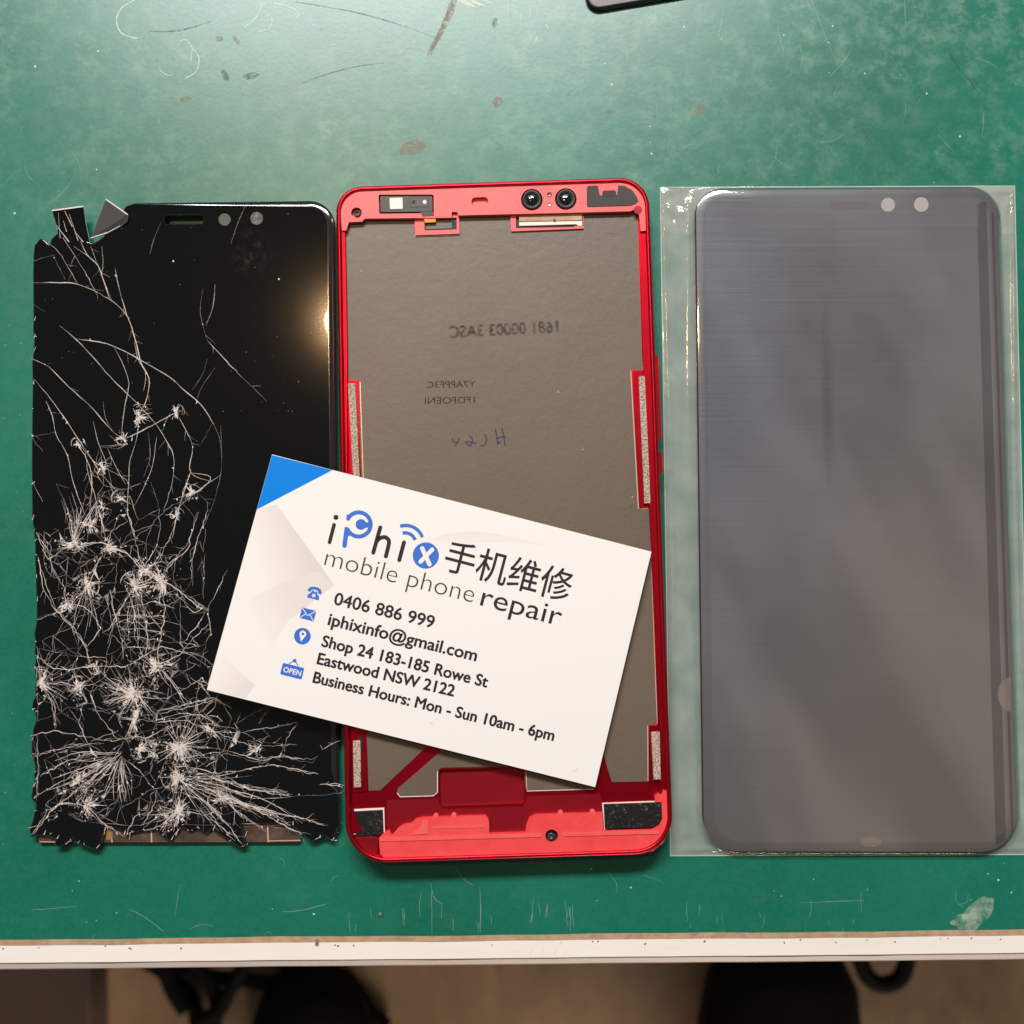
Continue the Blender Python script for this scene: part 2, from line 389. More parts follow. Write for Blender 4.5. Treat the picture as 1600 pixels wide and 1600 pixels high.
def add_ribbon(bm, pts, width, z, mi=0, taper=(1, 1), cap=0):
    """flat stroke: pts in px, width in px (or list), lies at height z"""
    n = len(pts); pv = [Vector(p) for p in pts]; ls, rs = [], []
    for i in range(n):
        t = (pv[min(i + 1, n - 1)] - pv[max(i - 1, 0)])
        if t.length < 1e-9: t = Vector((1, 0))
        t.normalize(); nr = Vector((-t.y, t.x))
        wd = width[i] if isinstance(width, (list, tuple)) else width * (taper[0] + (taper[1] - taper[0]) * i / max(1, n - 1))
        ls.append(pv[i] + nr * wd / 2); rs.append(pv[i] - nr * wd / 2)
    if cap:
        w0 = width if not isinstance(width, (list, tuple)) else width[0]
    poly = []
    a = [bm.verts.new(P(*p, z)) for p in ls]; b = [bm.verts.new(P(*p, z)) for p in rs]
    for i in range(n - 1):
        f = bm.faces.new((a[i], b[i], b[i + 1], a[i + 1])); f.material_index = mi
    if cap:
        for end in (0, n - 1):
            wd = width[end] if isinstance(width, (list, tuple)) else width
            cpts = circle(pv[end].x, pv[end].y, wd / 2, 12)
            f = bm.faces.new([bm.verts.new(P(*p, z + 0.003 * (1 + (end > 0)))) for p in cpts]); f.material_index = mi
def flip_up(bm):
    bm.normal_update()
    for f in bm.faces:
        if f.normal.z < 0: f.normal_flip()
    return bm
def smooth_line(pts, k=6):
    """Catmull-Rom through pts"""
    out = []; v = [Vector(p) for p in pts]
    for i in range(len(v) - 1):
        p0, p1, p2, p3 = v[max(i - 1, 0)], v[i], v[i + 1], v[min(i + 2, len(v) - 1)]
        for j in range(k):
            t = j / k
            out.append(0.5 * ((2 * p1) + (p2 - p0) * t + (2 * p0 - 5 * p1 + 4 * p2 - p3) * t * t + (3 * p1 - p0 - 3 * p2 + p3) * t ** 3))
    out.append(v[-1]); return [tuple(p) for p in out]
def add_tube(bm, pts, r, seg=10, mi=0):
    """round tube through world points"""
    rings = []
    for i, p in enumerate(pts):
        t = (pts[min(i + 1, len(pts) - 1)] - pts[max(i - 1, 0)]).normalized()
        s = t.cross(Vector((0, 0, 1)));  s = s.normalized() if s.length > 1e-4 else Vector((1, 0, 0))
        u = s.cross(t)
        rr = r[i] if isinstance(r, list) else r
        rings.append([p + (s * math.cos(2 * math.pi * k / seg) + u * math.sin(2 * math.pi * k / seg)) * rr for k in range(seg)])
    add_loft(bm, rings, True, True, mi)

_cap = {}
def glyph_mesh(txt, offset):
    cu = bpy.data.curves.new('writing', 'FONT'); cu.body = txt; cu.size = 1.0; cu.offset = offset
    cu.resolution_u = 4; cu.dimensions = '2D'; cu.fill_mode = 'FRONT'
    ob = bpy.data.objects.new('writing', cu); C.objects.link(ob)
    dg = bpy.context.evaluated_depsgraph_get(); dg.update()
    me = bpy.data.meshes.new_from_object(ob.evaluated_get(dg))
    bpy.data.objects.remove(ob); bpy.data.curves.remove(cu); return me
def text_bm(txt, start, end, cap, z, bold=0.0, bm=None, mi=0, mirror=False, offset=0.0):
    """writing on a surface: baseline from pixel start to pixel end, capital height cap px; bold px of overprint"""
    if not _cap:
        h = glyph_mesh('H', 0); _cap['H'] = max(v.co.y for v in h.vertices); bpy.data.meshes.remove(h)
    me = glyph_mesh(txt, offset)
    xs = [v.co.x for v in me.vertices]; x0, x1 = min(xs), max(xs)
    s, e = Vector(start), Vector(end); ex = (e - s); ln = ex.length; ex.normalize(); ey = Vector((ex.y, -ex.x))
    bm = bm or bmesh.new()
    sh = [(0, 0)] if bold <= 0 else [(-bold, 0), (bold, 0), (0, bold * .8), (0, -bold * .8), (-bold * .7, bold * .55), (bold * .7, bold * .55), (-bold * .7, -bold * .55), (bold * .7, -bold * .55)]
    for k, (sx, sy) in enumerate(sh):
        vs = []
        for v in me.vertices:
            f = (v.co.x - x0) / (x1 - x0)
            if mirror: f = 1 - f
            q = s + ex * (f * ln + sx) + ey * (v.co.y / _cap['H'] * cap + sy)
            vs.append(bm.verts.new(P(q.x, q.y, z + 0.0012 * k)))
        for p in me.polygons:
            try: bm.faces.new([vs[i] for i in p.vertices]).material_index = mi
            except ValueError: pass
    bpy.data.meshes.remove(me)
    return bm

# ------------------------------------------------------------------ floor, workbench, mat
FLOOR = -750.0
bm = bmesh.new()
for x, y in ((-2.5, -2.5), (2.5, -2.5), (2.5, 2.5), (-2.5, 2.5)): bm.verts.new((x, y, FLOOR * MM))
bm.faces.new(bm.verts)
fl = obj('floor', bm, 'floor'); fl['kind'] = 'structure'

def edge_y(x, off):                                         # front edge of the mat, px
    return 1468.0 - x * 15.5 / 1600 + off
E0, E1 = (-2400, edge_y(-2400, 0)), (4000, edge_y(4000, 0))
def band(bm, off0, z0, off1, z1, mi):
    n = 64; a, b = [], []
    for i in range(n + 1):
        x = -1200 + 4000 * i / n
        j = 0.7 * math.sin(x * 0.011) + 0.5 * math.sin(x * 0.037 + 1)
        a.append(bm.verts.new(P(x, edge_y(x, off0 + j), z0))); b.append(bm.verts.new(P(x, edge_y(x, off1 + j * 0.4), z1)))
    for i in range(n):
        bm.faces.new((a[i], a[i + 1], b[i + 1], b[i])).material_index = mi
    return a, b
bench = thing('workbench', 'white laminate workbench with pale front edge under the green mat', 'table', (0, 0, -0.03))
bm = bmesh.new()
yb = P(800, edge_y(800, 24), -1.2).y
pts = [P(-1200, edge_y(-1200, 8), -1.0), P(2800, edge_y(2800, 8), -1.0)]
a = [(-0.75, 0.9), (0.75, 0.9)]
top = [Vector((-0.75, 0.9, -0.0025)), Vector((0.75, 0.9, -0.0025)), Vector((0.75, pts[1].y - 0.001, -0.0025)), Vector((-0.75, pts[0].y, -0.0025))]
top = [Vector((-0.75, 0.9, 0)), Vector((0.75, 0.9, 0)), Vector((pts[1].x, pts[1].y, 0)), Vector((pts[0].x, pts[0].y, 0))]
add_loft(bm, [atz(top, -30), atz(top, -2.4)], True, True, smooth=False)
obj('tabletop', up(bm), 'laminate', bench)
bm = bmesh.new()
band(bm, 9.5, -0.35, 36.5, -0.5, 0)
band(bm, 36.5, -0.5, 38.2, -0.7, 1)
band(bm, 38.2, -0.7, 45.5, -1.6, 2)
band(bm, 45.5, -1.6, 46.5, -30, 2)
rng = random.Random(5)
for k in range(26):                                          # nicks and pen ticks along the white edge
    x = rng.uniform(-50, 1650); o0 = rng.uniform(11, 16)
    add_ribbon(bm, [(x, edge_y(x, o0)), (x - rng.uniform(-2, 3), edge_y(x, o0 + rng.uniform(1, 3)))], rng.uniform(0.8, 2.5), -0.2, 1)
for x in (830, 847, 868, 884):
    add_ribbon(bm, [(x + 2, edge_y(x, 20)), (x - 2, edge_y(x, 31))], 0.9, -0.3, 2)
add_ribbon(bm, [(496, edge_y(496, 5)), (494.5, edge_y(494, 14))], 5, -0.05, 1)
obj('edge_strip', flip_up(bm), ['laminate', 'edge_line', 'laminate_lip'], bench)

bm = bmesh.new()
mpts = [Vector((-0.7, 0.85, 0)), Vector((0.7, 0.85, 0))]
mp2 = [P(x, edge_y(x, 0.7 * math.sin(x * 0.011) + 0.5 * math.sin(x * 0.037 + 1)), 0) for x in [2800 - 4000 * i / 64 for i in range(65)]]
outl = [Vector((p.x, p.y, 0)) for p in mpts + mp2]
add_loft(bm, [atz(outl, -2.3), atz(outl, 0)], False, True, smooth=False)
band(bm, 0.2, -0.02, 9.5, -0.34, 1)
Zm = 0.03
rng = random.Random(21)
def scratch(p0, p1, wd, mi, bend=0.0):
    p0, p1 = Vector(p0), Vector(p1); t = (p1 - p0); nr = Vector((-t.y, t.x)).normalized()
    n = 8; pts = [p0 + t * (i / n) + nr * (math.sin(i / n * math.pi) * bend + rng.uniform(-.4, .4)) for i in range(n + 1)]
    add_ribbon(bm, [tuple(p) for p in pts], [wd * (0.25 + 0.75 * math.sin(math.pi * (0.1 + 0.8 * i / n))) * rng.uniform(.6, 1.2) for i in range(n + 1)], Zm + rng.uniform(0, 0.02), mi)
def blob(x, y, rx, ry, mi, n=22, rough=0.2, rot=0.0, z=None):
    ph = rng.uniform(0, 99); pts = []
    for i in range(n):
        a = 2 * math.pi * i / n; k = 1 + rough * noise.noise(Vector((math.cos(a) * 1.7 + ph, math.sin(a) * 1.7, ph))) * 1.8
        u, v = rx * k * math.cos(a), ry * k * math.sin(a)
        pts.append((x + u * math.cos(rot) - v * math.sin(rot), y + u * math.sin(rot) + v * math.cos(rot)))
    rz = (Zm + rng.uniform(0, 0.02)) if z is None else z
    add_plate(bm, pts, None, rz, mi=mi)
# random fine scratches, denser in the worn far part
for k in range(85):
    x = rng.uniform(-20, 1620); y = rng.uniform(-30, 300) if rng.random() < 0.75 else rng.uniform(1340, 1465)
    a = rng.uniform(0, math.pi); ln = rng.uniform(6, 60)
    scratch((x, y), (x + ln * math.cos(a), y + ln * math.sin(a)), rng.uniform(0.5, 1.2), 2, rng.uniform(-6, 6))
for k in range(34):                                          # short cuts at right angles to the front edge
    x = rng.choice([rng.uniform(540, 790), rng.uniform(830, 900), rng.uniform(1000, 1400)]); y = edge_y(x, -rng.uniform(3, 30))
    scratch((x, y - rng.uniform(5, 45)), (x + rng.uniform(-3, 3), y), rng.uniform(0.6, 1.4), 2, rng.uniform(-2, 2))
for k in range(80):                                         # specks of dust
    x, y = rng.uniform(-10, 1610), (rng.uniform(-10, 300) if rng.random() < 0.7 else rng.uniform(1345, 1460))
    blob(x, y, rng.uniform(.5, 1.6), rng.uniform(.5, 1.6), rng.choice([2, 2, 3, 4]), 7)
for k in range(14): blob(rng.uniform(-10, 40), rng.uniform(320, 1330), rng.uniform(.6, 1.5), rng.uniform(.6, 1.5), 2, 7)
for (a, b, wd, mi, be) in [((462, 3), (690, 62), 2.2, 4, -8), ((470, 130), (600, 98), 2.0, 4, -5), ((233, 49), (330, 33), 2.5, 4, 6),
        ((1268, 0), (1305, 95), 1.6, 2, 0), ((1482, 80), (1500, 110), 3, 4, 0), ((1508, 116), (1527, 143), 3, 4, 0), ((1345, 195), (1375, 245), 1.4, 4, 0),
        ((675, 1390), (690, 1412), 1.5, 2, 4), ((674, 1380), (675, 1462), 1.2, 2, 0), ((750, 1385), (751, 1458), 1.2, 2, 0), ((1250, 1411), (1350, 1407), 1.2, 2, 0),
        ((440, 1425), (510, 1412), 1.4, 2, 3), ((200, 1420), (255, 1455), 1.4, 2, -3), ((50, 1422), (120, 1416), 1.2, 2, 0),
        ((828, 10), (829, 25), 1.6, 3, 0), ((840, 55), (836, 68), 1.6, 3, 0), ((852, 38), (858, 46), 1.6, 3, 0), ((815, 20), (812, 34), 1.2, 3, 0),
        ((890, 40), (905, 72), 1.5, 2, 0), ((1130, 20), (1122, 60), 3, 2, 0), ((1215, 30), (1225, 80), 2, 2, 3)]:
    scratch(a, b, wd, mi, be)
for pts, wd in [([(190, 12), (182, 30), (188, 50), (205, 58), (215, 60)], 2.4), ([(282, 65), (290, 62), (300, 75), (298, 95)], 1.8),
        ([(300, 75), (311, 90), (306, 112), (290, 122)], 1.6), ([(428, 5), (455, 12), (467, 22), (462, 30)], 2.4), ([(383, 42), (400, 28), (410, 8)], 2.0),
        ([(190, 12), (210, 0), (230, -8)], 2.4), ([(400, 50), (420, 45), (425, 30), (414, 22)], 1.6), ([(250, 110), (262, 118), (270, 116)], 1.4)]:
    p = smooth_line(pts); add_ribbon(bm, p, [wd * rng.uniform(.4, 1.1) for _ in p], Zm + 0.01, 3)
add_plate(bm, circle(290, 71, 8.5, 20), None, Zm + 0.015, [circle(290, 71, 7, 20)], 2)
add_plate(bm, circle(224, 59, 7, 20), None, Zm + 0.015, [circle(224, 59, 5.8, 20)], 2)
for (x, y, rx, ry, mi, ro) in [(690, 45, 3.6, 46, 6, 0.42), (643, 231, 20, 11, 5, 2.9), (778, 159, 8, 9, 5, 0), (1094, 171, 7, 10, 5, 0.3), (342, 60, 7, 4, 5, 0), (368, 62, 3, 9, 5, -0.8), (352, 118, 5, 9, 4, -0.6), (392, 118, 12, 5, 4, -0.3), (290, 155, 9, 4, 5, 0), (952, 174, 5, 4, 5, 0), (1022, 182, 3, 3, 4, 0), (773, 35, 4, 8, 4, 0.3), (1525, 1430, 34, 16, 7, 2.3), (1510, 1440, 22, 12, 7, 0)]:
    blob(x, y, rx, ry, mi, rot=ro, n=30)
add_ribbon(bm, [(712, -14), (703, 20), (690, 48), (676, 72), (668, 86)], [11, 11, 9, 8, 3], Zm + 0.03, 6)
for a, b, wd in [((712, -3), (742, 10), 8), ((726, -4), (756, 9), 4), ((745, -4), (768, 5), 3), ((735, 3), (760, 11), 2)]: scratch(a, b, wd, 3)
for (x, y) in ((490.5, 1428), (1560, 1375), (956, 132), (1069, 42), (1448, 146), (1500, 213), (1018, 240), (23, 333), (55, 104), (153, 80)): blob(x, y, 1.7, 1.7, 3, 9)
blob(595, 1429, 5, 5, 4, 14); blob(594, 1428, 2.5, 2.5, 3, 9)
wm = obj('work_mat', flip_up(bm), ['mat', 'mat_core', 'mat_scratch', 'mat_scratch_bright', 'mat_dark_mark', 'mat_stain', 'mat_stain', 'mat_scuff_patch'])
tag(wm, 'scuffed green work mat covering the bench top', 'mat')

# ------------------------------------------------------------------ things under the bench (out of focus)
def shoe(px, py, z, heading, length, width, label):
    o = P(px, py, z); base = Vector((o.x, o.y, z * MM - 0.055))
    t = thing('shoe', label, 'shoe', base, 'black shoes under the bench')
    ax = Vector((math.sin(heading), math.cos(heading), 0)); sd = Vector((ax.y, -ax.x, 0))
    prof = [(0.0, .10, .030), (0.02, .45, .042), (0.06, .72, .052), (0.14, .92, .058), (0.27, 1.0, .064), (0.42, .97, .078), (0.6, .86, .098), (0.8, .80, .105), (0.95, .68, .10), (1.0, .35, .09)]
    bm = bmesh.new(); rings = []
    for f, wd, h in prof:
        c = base - ax * (f * length); ring = []
        for k in range(20):
            a = 2 * math.pi * k / 20
            ring.append(c + sd * (math.cos(a) * width / 2 * wd) + Vector((0, 0, 0.022 + max(-0.004, math.sin(a) * (h - 0.022)))))
        rings.append(ring)
    add_loft(bm, rings, True, True); obj('upper', up(bm), 'leather', t, True)
    bm = bmesh.new(); lo = [base - ax * (f * length) + sd * (wd * width * .53) for f, wd, h in prof]; hi = [base - ax * (f * length) - sd * (wd * width * .53) for f, wd, h in prof]
    ring = lo + hi[::-1]
    add_loft(bm, [[p + Vector((0, 0, 0.0)) for p in ring], [p + Vector((0, 0, 0.02)) for p in ring]], True, True, smooth=False)
    obj('sole', up(bm), 'rubber', t)
    bm = bmesh.new()
    for q in (0.40, 0.47, 0.54, 0.61):
        c = base - ax * (q * length) + Vector((0, 0, 0.082 + (q - .4) * 0.11))
        add_tube(bm, [c - sd * 0.028, c + Vector((0, 0, 0.006)), c + sd * 0.028], 0.003, 8)
    obj('lace', up(bm), 'rubber', t, True)
shoe(462, 1540, FLOOR + 55, R(-9), 0.285, 0.108, 'rounded black shoe toe below the bench edge, under the business card')
shoe(1248, 1482, FLOOR + 150, R(4), 0.29, 0.122, 'large black shoe toe below the bench edge, under the sleeved screen')
cz = FLOOR + 12
def cable(name, lines, r, label, cat, z=cz):
    bm = bmesh.new(); zz = z
    for ln in lines:
        add_tube(bm, [P(x, y, zz) for x, y in smooth_line(ln, 6)], r, 10); zz += r * 900
    o = obj(name, up(bm), 'rubber', None, True, loc=P(*lines[0][0], FLOOR)); return tag(o, label, cat)
cable('cable', [[(205, 1490), (262, 1522), (300, 1560), (312, 1620)], [(250, 1500), (300, 1522), (372, 1530), (438, 1534), (470, 1500)], [(300, 1500), (330, 1540), (338, 1580), (322, 1640)],
    [(392, 1490), (360, 1545), (340, 1580), (300, 1600)], [(255, 1510), (268, 1545), (290, 1580)]], 0.0068, 'tangle of thick black cable on the brown floor', 'cable')
cable('strap', [[(440, 1490), (480, 1520), (530, 1552), (600, 1610)]], 0.011, 'black strap running beside the shoe under the bench edge', 'strap')
cable('cable', [[(1340, 1480), (1352, 1520), (1376, 1538), (1404, 1530), (1416, 1505), (1416, 1480)]], 0.0075, 'black looped cable end hanging beside the large shoe', 'cable', FLOOR + 60)
bm = bev_plate([(-160, 1440), (140, 1440), (142, 1700), (-160, 1700)], FLOOR, FLOOR + 40, 3)
tag(obj('box', up(bm), 'floor_tile_dark', None, loc=P(0, 1600, FLOOR)), 'dark brown box on the floor below the left end of the bench', 'box')

# ------------------------------------------------------------------ cracked display (left)
ZG = 2.6
dsp = thing('cracked_display', 'black phone display with shattered glass and jagged broken edges', 'phone display', P(290, 820, 0))
glass_outline = [(51, 500), (50, 430), (51, 400), (52.5, 383), (62, 371.5), (70, 374), (77, 381), (79, 373), (86, 366), (93, 362), (110, 364), (128, 372), (139, 377), (146, 379), (160, 370), (172, 352), (186, 337), (196, 321), (210, 316.5)]
tr = rrect([(100, 318), (522.5, 312), (531, 1310), (100, 1310)], 40, 12)[13:26]
glass_outline += tr + [(523.4, 420), (524.3, 520), (525.2, 620), (526.2, 740), (527.2, 860), (528, 1000), (529, 1200), (530.5, 1245), (531, 1290), (525, 1304), (520, 1315), (506, 1307), (497, 1311), (488, 1316), (479, 1311), (472, 1302), (455, 1291), (420, 1289), (378, 1288), (381, 1306), (384, 1322), (373, 1325), (357, 1314), (339, 1303),
    (331, 1296), (322, 1304), (306, 1295), (297, 1300), (283, 1294), (272, 1306), (266, 1317), (258, 1311), (251, 1306), (242, 1297), (222, 1299), (204, 1302), (199, 1311), (193, 1304), (187, 1297), (165, 1294), (161, 1306), (158, 1318), (150, 1328), (141, 1327),
    (129, 1322), (120, 1319), (114, 1311), (108, 1316), (103, 1320), (92, 1325), (84, 1321), (86, 1312), (76, 1308), (67, 1306), (58, 1306), (47, 1309), (45, 1296), (49, 1282), (53, 1272), (58, 1256), (49, 1251), (46, 1246), (49, 1231), (54, 1222), (52, 1210), (56, 1198), (51, 1187), (46, 1181), (47, 1160),
    (50, 1140), (59, 1124), (56, 1114), (47, 1108), (49, 1096), (57, 1088), (55, 1074), (58, 1060), (53, 1046), (57, 1030), (54, 1018), (56, 1002), (53, 990), (59, 972), (59, 940), (57, 905), (55, 870), (55, 846), (52, 828), (48, 812), (47, 760), (47, 700), (48, 640), (49, 600), (47.5, 566), (52, 548), (53, 530), (50, 515)]
glass_outline = [((51 + (x - 51) * 0.62) if x < 60 and 386 < y < 1290 else x, y) for x, y in glass_outline]
slot = rrect([(257, 336.5), (318, 336), (318, 350), (257, 350.5)], 5, 4)
bm = bmesh.new()
g0 = W(glass_outline, ZG)
sound = [1.7 if (y < 1240 and x > 500) or (y < 330 and x > 215) else 0.4 for x, y in glass_outline]
iv = lambda f: inset_var(g0, [f * q for q in sound])
rings = [atz(g0, 1.5), atz(g0, ZG - 0.55)] + [atz(iv(f), ZG - 0.42 * (1 - f) ** 2) for f in (0.06, 0.16, 0.3, 0.45, 0.6, 0.75, 0.88, 1.0)]
vs = add_loft(bm, rings, False, False, mi=1)
hole = atz(W(slot, ZG), ZG); hv = [bm.verts.new(p) for p in hole]
flat = vs[-1] + hv
for t in tessellate_polygon([[v.co.copy() for v in vs[-1]], hole]):
    try: bm.faces.new([flat[i] for i in t]).material_index = 0
    except ValueError: pass
lowv = [bm.verts.new((v.co.x, v.co.y, 1.4 * MM)) for v in hv]
for i in range(len(hv)):
    j = (i + 1) % len(hv); bm.faces.new((hv[i], hv[j], lowv[j], lowv[i])).material_index = 0
up(bm)
for f in bm.faces:                                           # the top sheet looks up
    if abs(f.normal.z) > 0.9 and f.normal.z < 0: f.normal_flip()

# --- cracks, part of the glass mesh
cr = random.Random(77)
ZC = ZG + 0.02
def jag(pts, step=7.0, amp=1.1):
    out = [Vector(pts[0])]
    for a, b in zip(pts, pts[1:]):
        a, b = Vector(a), Vector(b); n = max(1, int((b - a).length / step)); nr = Vector((-(b - a).y, (b - a).x)); nr = nr.normalized() if nr.length else nr
        for i in range(1, n + 1):
            out.append(a + (b - a) * (i / n) + nr * (cr.uniform(-amp, amp) if i < n else cr.uniform(-.3, .3)))
    return [tuple(p) for p in out]
def crack(pts, wd=1.3, mi=3, amp=1.0, branches=0.12, ends=(0.35, 0.35), curved=True):
    wd *= 0.95
    p = jag(smooth_line(pts, 4) if curved and len(pts) > 2 else pts, 6.0, amp); n = len(p)
    ph = cr.uniform(0, 100); ws = []
    for i, q in enumerate(p):
        k = 0.28 + 1.05 * max(0, noise.noise(Vector((q[0] * 0.045 + ph, q[1] * 0.045, ph))) + 0.42)
        e = min(1, ends[0] + i / 5, ends[1] + (n - 1 - i) / 5)
        ws.append(max(0.22, wd * k * e))
    add_ribbon(bm, p, ws, ZC + cr.uniform(0, 0.02), mi)
    for i in range(1, n - 1):
        if cr.random() < branches:                          # short splinter leaving the crack
            a = math.atan2(p[i][1] - p[i - 1][1], p[i][0] - p[i - 1][0]) + cr.choice([-1, 1]) * cr.uniform(.35, 1.1)
            ln = cr.uniform(5, 20)
            q = (p[i][0] + ln * math.cos(a), p[i][1] + ln * math.sin(a))
            add_ribbon(bm, jag([p[i], q], 5, .7), wd * 0.5, ZC + cr.uniform(0, 0.02), cr.choice([3, 4, 4]), (1, .3))
        if cr.random() < branches * 0.55:                    # a chip of bright powder
            add_ribbon(bm, [p[i], (p[i][0] + cr.uniform(-3, 3), p[i][1] + cr.uniform(-4, 4))], cr.uniform(1.0, 2.4), ZC + 0.03, 2, (1, .4))
A1 = lambda L_: [(0.35 * x, 280 + 0.35 * y) for x, y in L_]
A2 = lambda L_: [(0.35 * x, 800 + 0.35 * y) for x, y in L_]
up1 = [([(215, 285), (265, 330), (345, 465)], 1.1), ([(250, 215), (300, 290), (370, 400), (430, 510)], 1.2), ([(340, 240), (385, 330), (410, 360)], 1.2),
    ([(330, 300), (425, 370), (455, 430), (490, 535)], 1.5), ([(145, 462), (250, 462), (345, 468), (480, 530), (560, 600), (590, 670), (610, 740), (630, 820), (665, 890), (660, 960), (640, 1020)], 1.6),
    ([(515, 400), (530, 480), (555, 570), (580, 640)], 1.5), ([(455, 300), (460, 380), (450, 430)], 1.0), ([(405, 300), (420, 340), (470, 470), (500, 545)], 1.0), ([(235, 335), (290, 450)], 0.8),
    ([(268, 655), (340, 715), (420, 800), (490, 880), (560, 950), (630, 1020), (700, 1100), (750, 1180), (775, 1240), (770, 1350), (730, 1480)], 1.4),
    ([(340, 715), (400, 720), (480, 735), (570, 775), (650, 820), (760, 885), (820, 940), (900, 1010), (955, 1095)], 1.6), ([(955, 1095), (985, 1180), (985, 1320), (940, 1480), (880, 1600)], 0.8),
    ([(140, 800), (220, 840), (310, 930), (400, 1010), (470, 1090), (540, 1160)], 1.4), ([(510, 750), (550, 830), (575, 910), (560, 1000), (545, 1100), (545, 1150)], 1.1), ([(600, 720), (615, 800), (650, 870), (640, 950)], 1.2),
    ([(150, 890), (210, 960), (270, 1040), (330, 1130), (390, 1220), (450, 1310), (520, 1390)], 1.4), ([(205, 990), (235, 1060), (250, 1140), (300, 1230), (320, 1330), (350, 1420), (380, 1500)], 1.2),
    ([(140, 1150), (190, 1140), (245, 1130)], 0.9), ([(140, 1150), (190, 1215)], 1.0), ([(140, 1340), (190, 1440)], 1.0), ([(250, 1360), (285, 1440), (295, 1540)], 0.9), ([(250, 1360), (310, 1380)], 0.7),
    ([(905, 490), (895, 600), (925, 720)], 0.7), ([(925, 720), (990, 790), (1080, 885)], 1.2), ([(1080, 885), (1140, 940), (1190, 990)], 0.9), ([(960, 470), (950, 570), (920, 650)], 1.0), ([(925, 800), (905, 870), (860, 940)], 0.8),
    ([(785, 1040), (640, 1120), (540, 1165)], 1.7), ([(785, 1040), (830, 1120), (860, 1200), (850, 1310), (950, 1350)], 1.3), ([(850, 1310), (820, 1400), (790, 1500), (770, 1600)], 1.7), ([(985, 1320), (870, 1400), (790, 1470)], 1.0),
    ([(340, 1170), (400, 1280), (410, 1380), (400, 1500), (440, 1600)], 1.6), ([(620, 1060), (610, 1160), (580, 1260), (575, 1360), (570, 1480), (600, 1600)], 1.2), ([(415, 1080), (440, 1180), (480, 1280), (500, 1380)], 1.0),
    ([(700, 1150), (680, 1280), (640, 1380), (600, 1460)], 1.0), ([(945, 1095), (900, 1180)], 0.8), ([(350, 1180), (420, 1260), (470, 1290), (560, 1340), (590, 1390)], 1.4), ([(720, 1130), (760, 1040)], .8), ([(660, 1130), (670, 1240), (640, 1330)], .9),
    ([(850, 1310), (940, 1330), (890, 1390), (800, 1420)], 1.5), ([(860, 1380), (940, 1450)], 0.9), ([(800, 1430), (880, 1520)], 0.7), ([(380, 1220), (400, 1340), (430, 1440), (420, 1560)], 1.3), ([(480, 1200), (520, 1290), (560, 1360)], 1.0), ([(320, 1400), (350, 1500), (340, 1590)], 1.0)]
for pts, wd in up1: crack(A1(pts), wd * .80, 3 if wd > 0.95 else 4)
for pts in ([(1100, 110), (1060, 200), (1030, 290)], [(720, 190), (690, 260), (670, 330)], [(960, 840), (900, 930), (880, 980)], [(145, 365), (240, 340)], [(460, 990), (470, 1060), (500, 1120)], [(150, 560), (200, 590)], [(985, 1100), (990, 1250)]): crack(A1(pts), 0.7, 4, branches=0)
